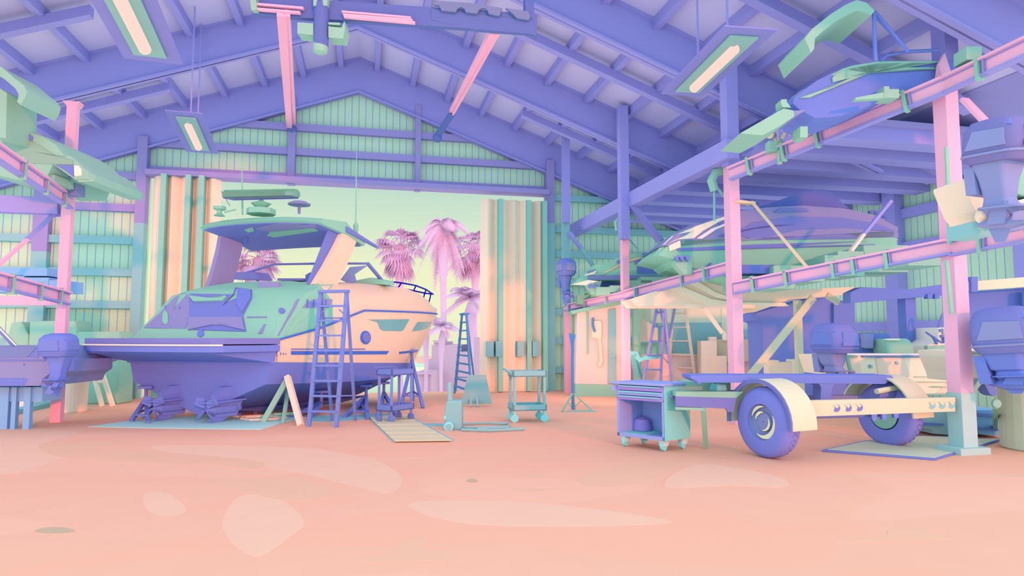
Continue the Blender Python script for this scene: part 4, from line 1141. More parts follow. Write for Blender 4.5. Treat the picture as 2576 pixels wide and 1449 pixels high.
# sign board on an easel
k = 15.2
sb = thing('board_easel', 'blue-green trapezoid board on easel legs beside the floor cleaner', 'board', onfl(at(1200, 1020, k)))
MB().prism(pxK([(1176, 944), (1222, 943), (1239, 1016), (1160, 1016)], k), ef * .04).build('panel', M_teal, sb)
for x0, x1 in ((1184, 1184), (1199, 1201)): MB().bar(at(x0, 990, k + .1), floor(x1, 1024), .05).build('leg', M_teal, sb)
MB().bar(at(1200, 950, k + .05), floor(1212, 1012), .04).build('leg', M_teal, sb)

# work light on tripod
k = 14.5
wl = thing('tripod_stand', 'blue-green tripod work light standing before the peach booth', 'work light', onfl(floor(1442, 1032)))
MB().tube([at(1441, 1030, k), at(1440, 900, k), at(1441, 880, k)], .035, 8).build('pole', M_slate, wl)
wl_l = bpy.data.lights.new('work_lamp', 'SPOT'); wl_l.energy = 260; wl_l.color = (1, .36, .2); wl_l.spot_size = R(110); wl_l.spot_blend = .8; wl_l.shadow_soft_size = .12
wl_o = bpy.data.objects.new('work_lamp', wl_l); COL.objects.link(wl_o)
wl_o.location = at(1452, 862, 14.6); wl_o.rotation_euler = (at(1600, 880, 18.2) - wl_o.location).to_track_quat('-Z', 'Y').to_euler()
MB().prism(pxK([(1432, 838), (1448, 842), (1443, 870), (1444, 884), (1438, 884), (1437, 872)], k), ef * .08).build('lamp_head', M_slate, wl)
for x, y in ((1413, 1037), (1488, 1032), (1446, 1030)):
    MB().bar(at(1441, 988, k), floor(x, y), .03).build('leg', M_clip, wl)
br = MB().bar(at(1428, 1010, k), at(1441, 1030, k), .02).bar(at(1462, 1008, k), at(1441, 1030, k), .02); br.build('leg_brace', M_clip, wl)
props(fquad([(1418, 1037), (1505, 1037), (1490, 1032), (1440, 1033)], 0, .005).build('floor_mat', M_clip), label='thin mint mat under the work light tripod', cat='floor mat')

# ---------------------------------------------------------------- rolling tool cabinet
A_, B_, C_ = floor(1553, 1122), floor(1673, 1138), floor(1737, 1128)
u_ = (B_ - A_); u_.z = 0; Lc = u_.length; u_.normalize()
n_ = Vector((-u_.y, u_.x, 0)); n_ = n_ if n_.y > 0 else -n_
Dc = (C_ - B_).length * .98
tcab = thing('tool_cabinet', 'violet and mint rolling tool cabinet with open lower bay beside the trailer', 'tool cabinet', (A_ + B_) / 2 + n_ * Dc / 2)
nd = (C_ - B_); nd.z = 0; nd.normalize()
cp = lambda a, d, z: A_ + u_ * a + nd * d + Vector((0, 0, z))
def cbox(a0, a1, d0, d1, z0, z1): return MB().prism([cp(a0, d0, z0), cp(a1, d0, z0), cp(a1, d1, z0), cp(a0, d1, z0)], (0, 0, z1 - z0))
zb = .155; zt_ = 0.955
M_cab = mat('lavender_cabinet', (146, 142, 198)); M_cabd = mat('violet_cabinet', (128, 127, 202)); M_cabm = mat('mint_cabinet', (150, 186, 182))
body = MB()
for q in (cbox(0, Lc, 0, Dc, zb, zb + .05), cbox(0, .04, 0, Dc, zb, zt_ - .05), cbox(Lc - .04, Lc, 0, Dc, zb, zt_ - .05), cbox(0, Lc, Dc - .03, Dc, zb, zt_ - .05), cbox(0, Lc, 0, Dc, zt_ - .26, zt_ - .24)): body.add(q.v, q.f)
cb = body.build('carcass', M_cab, tcab)
sp_ = cbox(Lc - .01, Lc + .012, .0, Dc, zb, zt_ - .02).build('side_panel', M_cabm, tcab, label='mint side panel')
cbox(Lc + .012, Lc + .05, Dc * .2, Dc * .8, zt_ - .21, zt_ - .16).build('side_handle', M_cabd, sp_, bevel=.012)
cbox(-.05, Lc + .03, -.05, Dc + .02, zt_ - .04, zt_).build('worktop', M_cab, tcab, bevel=.01)
for z0, z1, m in ((zt_ - .12, zt_ - .05, M_cabd), (zt_ - .19, zt_ - .13, M_cab), (zt_ - .26, zt_ - .20, M_cabd)):
    d = cbox(.02, Lc - .02, -.012, .02, z0, z1).build('drawer', m, tcab)
    cbox(.06, Lc - .06, -.035, -.01, z1 - .02, z1 - .005).build('drawer_pull', M_cabm, d)
cbox(-.04, .0, -.06, .0, zt_ - .13, zt_ - .06).build('corner_bumper', M_cab, tcab)
cbox(.045, .05 + Lc * .5, .02, Dc - .05, zb + .05, zb + .055).build('bay_floor', M_cabm, tcab, label='mint bay floor')
cbox(Lc * .52, Lc - .045, Dc - .06, Dc - .035, zb + .05, zt_ - .28).build('back_panel', M_cabd, tcab, label='violet back of the open bay')
c = cp(.12, Dc - .15, zb + .06)
MB().lathe([(.14, 0), (.14, .05), (.12, .16), (.03, .2)], c, n=16).build('rag_bin', M_cabd, tcab, smooth=True)
for a, d in ((.08, .08), (Lc - .08, .08), (.1, Dc - .08), (Lc - .06, Dc - .08)):
    w = MB().lathe([(.02, -.022), (.072, -.02), (.072, .02), (.02, .022)], cp(a, d, .073), u_, n=16).build('caster', M_tealf, tcab, smooth=True)
    MB().prism([cp(a - .035, d - .05, .07), cp(a - .035, d + .05, .07), cp(a - .035, d + .07, zb), cp(a - .035, d - .05, zb)], u_ * .07).build('caster_fork', mat('sage_metal', (182, 192, 178)), w)
# ================================================================ boat trailer
M_tyre = mat('violet_tyre_rubber', (116, 119, 192), amb=(1.0, .8, .8))
M_tr = mat('sand_trailer_paint', (207, 194, 178))
axd = Vector((2.47, .5, 0)).normalized(); rol = Vector((-axd.y, axd.x, 0))
wl_c = floor(1934, 1151) + Vector((0, 0, .475)); wr_c = floor(2240, 1121) + Vector((0, 0, .475))
trl = thing('boat_trailer', 'sand-coloured boat trailer with two big violet wheels and round light holes', 'trailer', (wl_c.x, wl_c.y, 0))
def wheel(c, face):
    w = MB().lathe([(.24, -.12), (.40, -.13), (.455, -.10), (.475, -.05), (.475, .05), (.455, .10), (.40, .13), (.24, .12), (.24, -.12)], c, axd, n=40, caps=False).build('wheel', M_tyre, trl, smooth=True)
    MB().lathe([(.245, -.115), (.225, -.05), (.13, -.04), (.12, -.07), (.01, -.075), (.01, .0), (.245, .05)], c, axd, n=32, caps=False).build('rim', M_lav if face < 0 else M_viol, w, smooth=True)
    for rad, wd, a0, a1 in ((.20, .034, 2.6, 5.3), (.205, .02, .3, 1.7), (.11, .016, 2.6, 4.9), (.13, .018, .2, 1.7)):
        rb = MB(); n = 12
        ring = []
        for i in range(n + 1):
            a = a0 + (a1 - a0) * i / n
            d = rol * math.cos(a) + ZUP * math.sin(a); ww = wd * math.sin(math.pi * (i + .3) / (n + .6))
            o_ = c + axd * (-.075 if rad > .2 else -.08) if face < 0 else c - axd * .125
            ring.append([o_ + d * (rad - ww), o_ + d * (rad + ww), o_ + d * (rad + ww) - axd * .012, o_ + d * (rad - ww) - axd * .012])
        if face < 0: rb.loft(ring).build('rim_highlight', mat('cream_rim_highlight', (226, 204, 184)), w)  # crescent highlights on the rim, painted in cream
    if face > 0:
        MB().lathe([(.02, -.135), (.20, -.13), (.22, -.125), (.21, -.12), (.02, -.12)], c, axd, n=28).build('inner_rim', M_clip, w, smooth=True)
    for j in range(7):
        a = -.9 + j * .16
        d = -rol * math.cos(a) + ZUP * math.sin(a) ; q = c + d * .476
        tq = rol * math.sin(a) + ZUP * math.cos(a)
        MB().bar(q - axd * .05 - tq * .02, q + tq * .02, .012).bar(q + axd * .05 - tq * .02, q + tq * .02, .012).build('tread_block', M_viol, w)
wheel(wl_c, -1); wheel(wr_c, 1)
def fender(c, r, w0, w1, a0, a1, m, lip):
    ring = []; n = 18
    for i in range(n + 1):
        a = R(a0 + (a1 - a0) * i / n); d = rol * math.cos(a) + ZUP * math.sin(a)
        ring.append([c + d * r + axd * w0, c + d * (r + .025) + axd * w0, c + d * (r + .025) + axd * w1, c + d * r + axd * w1])
    f = MB().loft(ring).build('fender', m, trl, smooth=True)
    ring = [[p + axd * e for p, e in ((q[0] + (c - q[0]).normalized() * .03, -.015), (q[1], -.015), (q[1], .01), (q[0] + (c - q[0]).normalized() * .03, .01))] for q in ring]
    if lip: MB().loft(ring).build('fender_lip', M_viol, f)
    return f
fender(wl_c, .55, -.17, .26, -5, 185, M_tr, True)
fender(wr_c, .56, -.30, .14, 0, 180, M_tr, False)
# light bar with round holes: built as pieces round the openings
k0, k1 = 8.55, 9.0
bar_k = lambda x: k0 + (k1 - k0) * (x - 1990) / 413
def bpt(x, y): return at(x, y, bar_k(x))
def ytop(x): return 1009 - (x - 1990) * 9 / 413
def ybot(x): return 1050 - (x - 1990) * 15 / 413
bp = MB().prism([bpt(1975, ytop(1975)), bpt(2403, ytop(2403)), bpt(2403, ybot(2403)), bpt(1975, ybot(1975))], ef * .09)
lb = bp.build('light_bar', M_tr, trl)
for x in (2103, 2132, 2160, 2343, 2368, 2393):
    y = (ytop(x) + ybot(x)) / 2; c = bpt(x, y)
    MB().lathe([(.05, -.012), (.052, -.006), (.052, .01)], c, (-ef - RT * .05), n=20).build('light_hole', M_viol if x < 2340 else M_teal, lb)
    MB().prism([bpt(x - 8, y - 8), bpt(x + 1, y + 1), bpt(x + 6, y - 4), bpt(x + 2, y - 9)], -ef * .016).build('hole_flap', M_tr, lb)
MB().tube([bpt(1975, 1054) + ef * .2, bpt(2230, 1046) + ef * .12], .03, 8).build('axle_tube', M_navy, trl)
for x, y in ((2010, 1050), (2050, 1049), (2200, 1048), (2225, 1046), (2255, 1042)):
    MB().prism([bpt(x - 7, y - 6), bpt(x + 7, y - 6), bpt(x + 5, y + 10), bpt(x - 5, y + 10)], ef * .06).build('spring_hanger', M_navy, trl)
# cross plank with its pedestal
pk = lambda x: 8.75 + (x - 1735) / 510 * .7
P_ = lambda x, y: at(x, y, pk(x))
MB().prism([P_(1737, 944), P_(2242, 944), P_(2248, 951), P_(2226, 966), P_(1758, 962), P_(1738, 952)], ef * .45).build('bunk_plank', M_navy, trl, label='dark violet bunk plank across the trailer')
MB().lathe([(.02, 0), (.035, .01), (.035, .1)], P_(1759, 960), ef, n=12).build('plank_bolt', M_navy, trl)
MB().prism([P_(2060, 964), P_(2100, 964), P_(2094, 975), P_(2090, 1006), P_(2064, 1006), P_(2066, 975)], ef * .25).build('pedestal', M_liner, trl)
MB().bar(at(2010, 1000, 9.6), at(2165, 1000, 9.7), .12, .07).build('frame_rail', M_lav, trl)
rl_ = MB().tube([at(2200, 992, 9.4), at(2262, 986, 9.6)], .085, 12).build('keel_roller', M_viol, trl, smooth=True)
MB().tube([at(2205, 985, 9.3), at(2262, 974, 9.5)], .04, 8).build('roller_cap', M_tr, rl_)
# arm running left to the hitch
ak = 9.0
MB().prism(pxK([(1700, 997), (1852, 1001), (1846, 1036), (1832, 1037), (1826, 1028), (1700, 1022)], ak), ef * .05).build('tongue', M_viol, trl)
MB().prism(pxK([(1700, 985), (1870, 985), (1852, 1001), (1700, 997)], ak), ef * .3).build('tongue_plate', M_clip, trl)
MB().prism(pxK([(1700, 1024), (1768, 1026), (1772, 1032), (1700, 1031)], 9.0), ef * .06).build('jack_arm', M_clip, trl)
MB().bar(at(1769, 1030, 9.0), floor(1776, 1128), .07, .06).build('jack_leg', M_clip, trl)
MB().prism(pxK([(1722, 960), (1838, 958), (1838, 985), (1722, 985)], 9.4), ef * .4).build('winch_box', M_clip, trl)
MB().lathe([(.08, 0), (.1, .05), (.1, .15)], at(1795, 978, 9.2), (RT + ef * .4), n=12).build('winch_drum', M_tealf, trl)

rm = thing('ramp_mat', 'beige mat with violet edge lying under the right trailer wheel', 'floor mat', onfl(floor(2290, 1125)))
mp_ = [(2067, 1136), (2175, 1112), (2320, 1099), (2518, 1109), (2352, 1158)]
fquad(mp_, .004, .026).build('border', M_navy, rm)
fquad([(2080, 1131), (2178, 1110), (2320, 1097), (2510, 1106), (2350, 1152)], .026, .03).build('top_sheet', M_tr, rm)

# ================================================================ boats and motors behind the trailer
Z8 = lambda pts: zs(pts, 1980, 700, 3.018)
c = onfl(at(2230, 960, 12.0))
sk = thing('skiff', 'low blush open skiff with helm console behind the trailer', 'boat', c)
hk = lambda x: 10.9 + (x - 2056) * .0028
hs = lens_body(Z8([(230, 583), (420, 578), (1400, 572), (1450, 740), (1370, 880), (1005, 885), (960, 820), (880, 748), (540, 735), (280, 730)]), 10.9, .8, .04, hk).build('hull', M_blush2 if 0 else mat('blush_hull', (252, 200, 184)), sk)
mk = marks(bvh_of([hs]), sk)
mk('gunwale', Z8([(232, 583), (420, 578), (1390, 574), (1390, 586), (560, 590), (420, 588), (240, 596)]), M_pale, .03, 3)
mk('gunwale_line', Z8([(558, 588), (1240, 592), (1240, 602), (565, 598)]), M_slate, .04, 2)
mk('sand_panel', Z8([(430, 600), (535, 600), (555, 660), (560, 728), (440, 728), (420, 680)]), M_sand, .012, 2)
mk('sand_panel', Z8([(668, 604), (885, 604), (930, 740), (915, 745), (690, 735)]), M_sand, .012, 2)
mk('mint_strip', Z8([(440, 605), (462, 605), (492, 728), (470, 728)]), M_clip, .03, 2)
mk('mint_strip', Z8([(425, 590), (530, 590), (525, 602), (428, 602)]), M_clip, .03, 2)
mk('sand_panel', Z8([(1130, 868), (1290, 720), (1420, 740), (1365, 870)]), M_sand, .012, 2)
for y in (745, 784, 818): mk('side_rib', Z8([(960, y), (1390, y + 2), (1390, y + 5), (960, y + 4)]), M_clip, .02, 3)
mk('hull_mint_rail', Z8([(1005, 870), (1250, 874), (1250, 886), (1010, 886)]), M_clip, .03, 2)  # mint band low on the hull
for x, y in ((628, 668), (824, 642), (285, 668)): mk('cleat', Z8([(x - 13, y - 8), (x, y - 14), (x + 13, y), (x + 10, y + 12), (x - 6, y + 10)]), M_teal, .03, 1)
CK = 12.0
con = MB().prism(pxK(Z8([(1148, 376), (1235, 372), (1440, 385), (1460, 545), (1440, 585), (1070, 585), (1066, 512), (1148, 466)]), CK), ef * .7).build('console', mat('blush_console', (243, 206, 190)), sk, bevel=.02)
MB().prism(pxK(Z8([(1066, 514), (1232, 506), (1232, 566), (1066, 566)]), CK - .02), ef * .1).build('console_front', M_clip, con)
MB().prism(pxK(Z8([(1186, 382), (1232, 380), (1232, 424), (1184, 424)]), CK - .03), ef * .05).build('chart_screen', M_clip, con)
MB().lathe([(.03, 0), (.032, .03)], at(*Z8([(1163, 396)])[0], CK), -ef, n=14).build('gauge', M_liner, con)
swc = at(*Z8([(1113, 450)])[0], CK - .3); swn = (RT * .55 - ef * .3 - ZUP * -.75).normalized()
tor = []
a_ = swn.cross(ef).normalized(); b_ = swn.cross(a_)
sw = MB().tube([swc + (a_ * math.cos(q * .3142) + b_ * math.sin(q * .3142)) * .15 for q in range(21)], .014, 6).build('steering_wheel', M_liner, sk, smooth=True)
sp = MB()
for q in range(3): sp.bar(swc, swc + (a_ * math.cos(q * 2.09) + b_ * math.sin(q * 2.09)) * .15, .018)
sp.tube([swc, at(*Z8([(1135, 492)])[0], CK)], .03, 6).build('wheel_spoke', M_liner, sw)
MB().prism(pxK(Z8([(1175, 430), (1235, 430), (1235, 448), (1210, 452), (1212, 490), (1190, 494), (1192, 450), (1176, 446)]), CK - .06), ef * .05).build('throttle', M_liner, sk)
MB().tube(pxK(Z8([(1345, 455), (1362, 420), (1405, 412)]), CK - .03), .014, 6).build('grab_handle', M_liner, con)
for pts in ([(1150, 374), (1175, 285), (1190, 262), (1210, 258), (1225, 300)], [(1195, 270), (1225, 372)], [(1330, 385), (1345, 240), (1420, 238), (1432, 260), (1425, 385)], [(1362, 245), (1352, 385)]):
    MB().tube(pxK(Z8(pts), CK + .1), .018, 6).build('windshield_frame', M_liner, sk)
MB().prism(pxK(Z8([(1345, 245), (1420, 240), (1422, 385), (1335, 388)]), CK + .12), ef * .015).build('windshield', M_liner, sk)
MB().prism(pxK(Z8([(752, 470), (775, 458), (915, 456), (945, 480), (975, 585), (765, 585)]), 11.8), ef * .5).build('seat', M_clip, sk, bevel=.03)
MB().prism(pxK(Z8([(752, 470), (775, 459), (858, 459), (858, 471)]), 11.75), ef * .1).build('seat_cushion', M_blush, sk)
MB().prism(pxK(Z8([(585, 418), (655, 412), (770, 414), (797, 428), (792, 530), (585, 528)]), 12.2), ef * .5).build('cooler', M_liner, sk, bevel=.02)
MB().prism(pxK(Z8([(585, 420), (655, 424), (655, 526), (585, 526)]), 12.1), ef * .12).build('cooler_side', M_lav, sk)
MB().prism(pxK(Z8([(500, 470), (580, 460), (585, 530), (780, 535), (790, 585), (500, 580)]), 12.3), ef * .4).build('bench', M_liner, sk)
outboard('lavender outboard motor on the skiff stern above the trailer plank', at(2098, 888, 10.55), R(190), s=.93, wide=1.3, down=.6, mc=M_viol, mp=M_liner, ml=M_lav)
outboard('mint and violet outboard motor beside the nearest pink post at the right edge', at(2545, 888, 8.6), R(200), s=1.18, wide=1.15, down=.5, mc=M_viol, mp=M_lav, ml=M_navy, tilt=R(4))
# transom of the boat at the right edge with cradle
nb = thing('open_boat', 'blush boat stern at the right edge below the mint and violet outboard', 'boat', onfl(at(2500, 960, 9.4)))
MB().prism(pxK(Z8([(1392, 556), (1550, 548), (1610, 590), (1680, 700), (1610, 715), (1560, 800), (1478, 802), (1460, 740), (1400, 600)]), 9.2), ef * 1.2).build('transom', mat('blush_hull', (252, 200, 184)), nb)
MB().prism(pxK(Z8([(1392, 566), (1540, 560), (1540, 578), (1396, 580)]), 9.15), ef * .1).build('gunwale', M_clip, nb)
MB().prism(pxK(Z8([(1510, 578), (1545, 578), (1630, 720), (1600, 735)]), 9.12), ef * .1).build('mint_edge', M_clip, nb)
MB().prism(pxK(Z8([(1466, 662), (1488, 646), (1488, 682)]), 9.17), ef * .05).build('cleat', M_teal, nb)
MB().prism(pxK(Z8([(1735, 550), (1800, 545), (1800, 580), (1760, 590), (1760, 690), (1800, 690), (1800, 720), (1735, 720)]), 9.2), ef * .8).build('motor_bracket', mat('blush_hull', (252, 200, 184)), nb)
MB().prism(pxK(Z8([(1375, 866), (1462, 764), (1478, 802), (1425, 870), (1422, 975), (1370, 985)]), 9.2), ef * .3).build('cradle_leg', M_clip, nb)
MB().prism(pxK(Z8([(1500, 805), (1560, 800), (1600, 860), (1600, 890), (1570, 895), (1540, 880)]), 9.25), ef * .2).build('trim_tab', M_liner, nb)
MB().lathe([(.03, 0), (.06, .0), (.06, .04), (.03, .04)], at(*Z8([(1580, 950)])[0], 9.1), -ef, n=14).build('wheel_chock_ring', M_clip, nb)
MB().bar(at(*Z8([(1580, 975)])[0], 9.1), floor(*Z8([(1580, 1180)])[0]), .06).build('stand_leg', M_clip, nb)
# block stack behind the pier
bs = thing('concrete_block', 'blue-mint floor plinth behind the nearest pink post', 'block', onfl(floor(2380, 1092)))
MB().prism(pxK(Z8([(1000, 1020), (1300, 1004), (1300, 1196), (1105, 1180), (1105, 1150), (1000, 1130)]), 10.6), ef * .6).build('plinth', mat('blue_mint_pier', (146, 180, 186)), bs)
MB().prism(pxK(Z8([(1000, 1094), (1198, 1108), (1190, 1118), (1000, 1114)]), 10.55), ef * .1).build('strip', M_navy, bs)
bs2 = thing('crate', 'blue-grey crate with violet rails at the right edge below the blush boat', 'crate', onfl(floor(2467, 1095)))
MB().prism(pxK(Z8([(1302, 1004), (1625, 1000), (1635, 1200), (1390, 1178), (1302, 1196)]), 10.4), ef * .6).build('crate_box', mat('blue_grey_timber', (146, 166, 190)), bs2)
for q in ([(1318, 1014), (1622, 1038), (1622, 1056), (1318, 1032)], [(1355, 1122), (1622, 1148), (1615, 1160), (1355, 1134)], [(1314, 1020), (1324, 1020), (1322, 1106), (1318, 1106)]):
    MB().prism(pxK(Z8(q), 10.35), ef * .1).build('rail', M_navy, bs2)
bxr = thing('drum', 'beige drum standing at the right edge of the photo', 'barrel', onfl(floor(2590, 1122)))
cx_ = at(2620, 1000, 9.4); zt2 = at(2620, 952, 9.4).z
MB().lathe([(.50, 0), (.52, .02), (.52, zt2 * .93), (.55, zt2 * .94), (.55, zt2), (.3, zt2)], (cx_.x, cx_.y, 0), n=28).build('drum_body', M_tr, bxr)
MB().lathe([(.3, zt2), (.3, zt2 + .02)], (cx_.x, cx_.y, 0), n=24).build('drum_lid', M_tr, bxr)

# ================================================================ work area at the back right
Z7b = lambda pts: zs(pts, 1500, 700, 3.018)
bo = thing('booth', 'peach booth with a narrow blue-green door strip against the back wall', 'booth', onfl(at(1515, 975, 18.2)))
MB().prism(pxK([(1452, 786), (1570, 762), (1582, 770), (1582, 968), (1447, 972)], 17.9), ef * .6).build('front_wall', M_peach, bo)
MB().prism(pxK([(1530, 780), (1548, 776), (1550, 966), (1530, 964)], 17.85), ef * .1).build('door', M_teal, bo)
MB().prism(pxK([(1436, 782), (1570, 752), (1570, 764), (1440, 790)], 17.6), ef * 1.0).build('roof_edge', M_clip, bo)
MB().prism(pxK([(1475, 782), (1481, 782), (1481, 888), (1477, 892)], 17.85), ef * .06).build('rail_strip', M_clip, bo)
b0 = at(1447, 966, 17.8); b1 = at(1584, 968, 17.8)
MB().prism([Vector((b0.x, b0.y, 0)), Vector((b1.x, b1.y, 0)), b1, b0], ef * .7).build('plinth', M_clip, bo)
hk_ = thing('hanging_cloth', 'sand cloth and hose hanging on the peach booth wall', 'cloth', at(1500, 925, 17.8))
MB().prism(pxK([(1490, 808), (1511, 806), (1514, 815), (1513, 852), (1508, 854), (1488, 848)], 17.8), ef * .05).build('cloth_fold', M_sand, hk_)
MB().tube(pxK([(1508, 850), (1511, 880), (1513, 905), (1508, 922)], 17.8), .045, 8).build('hose_tail', M_sand, hk_)
MB().tube(pxK([(1491, 800), (1491, 818), (1496, 835)], 17.75), .035, 6).build('hook', M_slate, hk_)
# low board painted peach for the lit lower wall, and shelving
sw_ = thing('lit_wall_board', 'low peach board for the lit lower wall behind the two step ladders', 'lit_wall_board', onfl(at(1750, 965, 18.6)))
c0, c1 = at(1582, 896, 18.6), at(1925, 896, 18.6)
MB().prism([Vector((c0.x, c0.y, 0)), Vector((c1.x, c1.y, 0)), c1, c0], ef * .1).build('panel', M_peach, sw_)
MB().prism([c0 - ef * .03, c1 - ef * .03, c1 - ef * .03 + ZUP * .05, c0 - ef * .03 + ZUP * .05], ef * .2).build('top_rail', M_peach, sw_)
sh = thing('storage_cabinet', 'wide blue-green cabinet on the peach board behind the ladders', 'cabinet', at(1735, 896, 18.7))
MB().prism(pxK([(1655, 814), (1815, 812), (1815, 896), (1658, 896)], 18.65), ef * .3).build('cabinet_body', M_teal, sh)
MB().prism(pxK([(1591, 768), (1908, 768), (1904, 812), (1655, 813), (1625, 805), (1608, 795)], 18.7), ef * .3).build('top_board', mat('sage_board', (184, 190, 176)), sh)
MB().prism(pxK([(1815, 770), (1902, 770), (1902, 830), (1815, 856)], 18.68), ef * .3).build('side_board', mat('sage_board', (184, 190, 176)), sh)
tp = thing('support_post', 'mint post beside the peach booth behind the violet ladder', 'post', onfl(at(1600, 965, 18.0)))
q = at(1600, 780, 18.0); MB().box((q.x - .1, q.y - .05, 0), (q.x + .1, q.y + .05, q.z)).build('shaft', M_clip, tp)
MB().prism(pxK([(1608, 796), (1655, 826), (1655, 860), (1608, 860)], 18.4), ef * .05).build('side_screen', M_sand, tp)
bv = thing('bench_vise', 'teal bench vise on slanted stand left of the violet ladder', 'vise', onfl(at(1600, 975, 17.2)))
MB().prism(pxK([(1586, 888), (1602, 884), (1612, 900), (1625, 895), (1660, 892), (1658, 902), (1620, 906), (1608, 912)], 17.2), ef * .2).build('vise_jaw', M_tealf, bv)
MB().bar(at(1592, 888, 17.2), floor(1612, 992), .14, .12).build('stand_leg', M_tealf, bv)
MB().bar(at(1604, 900, 17.3), floor(1622, 990), .08).build('stand_leg', M_tealf, bv)
MB().tube(pxK([(1578, 892), (1600, 893)], 17.2), .025, 6).build('vise_handle', M_tealf, bv)
for (x0, y0, x1, y1, k, dp, m, lb, ct) in (
    (1764, 860, 1803, 942, 17.9, .4, M_sand, 'tall sand carton standing by the peach board', 'box'),
    (1803, 856, 1914, 909, 18.2, .35, M_beige, 'wide beige carton on the peach board left of the violet shed', 'box'),
    (1786, 850, 1803, 862, 18.0, .2, M_sand, 'small sand carton on top of the tall carton', 'box'),
    (1803, 898, 1828, 942, 17.8, .3, M_sand, 'sand carton with flared top in front of the wide beige carton', 'box'),
    (1862, 832, 1904, 856, 18.3, .3, M_teal, 'blue-green toolbox on top of the wide beige carton', 'box'),
    (1934, 910, 1960, 934, 14.0, .3, M_sand, 'sand box on the floor in front of the violet shed, left one', 'box'),
    (1960, 915, 1992, 934, 14.0, .3, M_sand, 'low sand box between two taller boxes in front of the violet shed', 'box'),
    (1992, 908, 2020, 934, 14.0, .3, M_blush, 'blush box by the beige timber post in front of the violet shed', 'box')):
    t = thing('carton', lb, ct, at((x0 + x1) / 2, y1, k))
    a_p = [at(x0, y0, k), at(x1, y0, k), at(x1, y1, k), at(x0, y1, k)]
    if y1 > 930:
        for i in (2, 3): a_p[i] = Vector((a_p[i].x, a_p[i].y, 0))
    MB().prism(a_p, ef * dp).build('carton_body', m, t)
    MB().prism([a_p[0] + (a_p[1] - a_p[0]) * .02, a_p[1] - (a_p[1] - a_p[0]) * .02, a_p[1] - (a_p[1] - a_p[0]) * .02 + ZUP * .03, a_p[0] + (a_p[1] - a_p[0]) * .02 + ZUP * .03], ef * dp).build('lid', m, t)
bt_ = thing('bottle', 'blush rounded bottles standing on the wide beige carton', 'bottle', at(1830, 856, 18.15))
for x in (1824, 1836): MB().lathe([(.07, 0), (.08, .02), (.08, .15), (.03, .2), (.03, .25)], at(x, 856, 18.15), n=12).build('bottle_body', M_blush, bt_, smooth=True)
# violet shed
M_vb = mat('violet_beam_paint', (122, 124, 198))
vs_shed = thing('shed', 'dark violet shed with sloping top behind the beige timber post', 'shed', onfl(at(2010, 940, 15.5)))
sp0 = [(1903, 787), (1985, 763), (2060, 745), (2150, 762), (2155, 935), (1924, 935), (1918, 811), (1903, 805)]
pp = pxK(sp0, 15.5)
for i in (4, 5): pp[i] = Vector((pp[i].x, pp[i].y, 0))
MB().prism(pp, ef * 1.0).build('shed_wall', M_navy, vs_shed)
MB().prism(pxK([(2098, 762), (2150, 756), (2150, 940), (2098, 940)], 15.4), ef * .08).build('shed_door', M_vb, vs_shed)
# canopy tarp slung under the lower rack
ca = thing('tarp_canopy', 'sand tarp with blush folds slung under the lower right rack', 'tarp', at(1850, 770, 13.5))
MB().prism(pxK([(1585, 752), (1640, 735), (1835, 690), (1848, 735), (2150, 722), (2135, 738), (2120, 742), (1990, 752), (1900, 785), (1904, 770), (1600, 770)], 14.6), ef * 1.2).build('sheet', M_sand, ca)
for pts in ([(1665, 716), (1720, 722), (1790, 752), (1838, 760), (1975, 762), (1985, 770), (1830, 772), (1780, 766), (1720, 738)], [(1715, 704), (1760, 710), (1800, 735), (1838, 748), (1838, 756), (1800, 748), (1750, 722)]):
    MB().prism(pxK(pts, 14.55), ef * .1).build('fold', M_blush, ca)
tf = thing('timber_frame', 'beige timber post with long diagonal brace in front of the violet shed', 'frame', onfl(at(2010, 930, 13.6)))
q0, q1 = at(2009, 755, 13.6), at(2011, 912, 13.6)
MB().box((q1.x - .07, q1.y - .05, 0), (q1.x + .07, q1.y + .05, q0.z)).build('post', M_tr, tf)
MB().bar(at(1888, 945, 13.2), at(2046, 748, 13.5), .15, .06, ef).build('brace', M_tr, tf)
MB().bar(at(1770, 774, 14), at(1817, 838, 14), .08, .05, ef).build('brace', M_sand, tf)
MB().bar(at(2080, 742, 13.6), at(2110, 762, 13.6), .12, .05, ef).build('brace', M_tr, tf)
MB().prism(pxK([(1724, 766), (1900, 766), (1900, 775), (1724, 775)], 14.1), ef * .08).build('rail', M_sand, tf)
# far rack beams on the right
fb = thing('rack_beam', 'heavy violet beam with bolt lugs spanning behind the nearest pink post', 'beam', at(2260, 740, 12.6))
MB().prism(pxK([(2140, 735), (2168, 722), (2290, 728), (2384, 714), (2386, 742), (2262, 752), (2140, 762)], 12.6), ef * .3).build('beam', M_vb, fb)
for x in (2340, 2358): pxbox(x - 6, 740, x + 6, 751, 12.55, .12).build('lug', M_vb, fb)
q0 = at(2280, 750, 12.8); MB().box((q0.x - .12, q0.y - .1, 0), (q0.x + .12, q0.y + .1, q0.z)).build('column', M_vb, fb)
fb2 = thing('rack_beam', 'beige beam with violet clamp at the right edge under the lower rack beam', 'beam', at(2500, 718, 9.6))
MB().prism(pxK([(2422, 710), (2640, 692), (2640, 718), (2422, 732)], 9.6), ef * .15).build('beam', M_tr, fb2)
pxbox(2444, 696, 2460, 734, 9.55, .2).build('clamp', M_vb, fb2)
MB().prism(pxK([(2422, 734), (2640, 720), (2640, 815), (2422, 815)], 9.9), ef * .1).build('apron', M_vb, fb2)
q0 = at(2600, 730, 9.7); MB().box((q0.x - .1, q0.y - .1, 0), (q0.x + .1, q0.y + .1, q0.z)).build('column', M_vb, fb2)

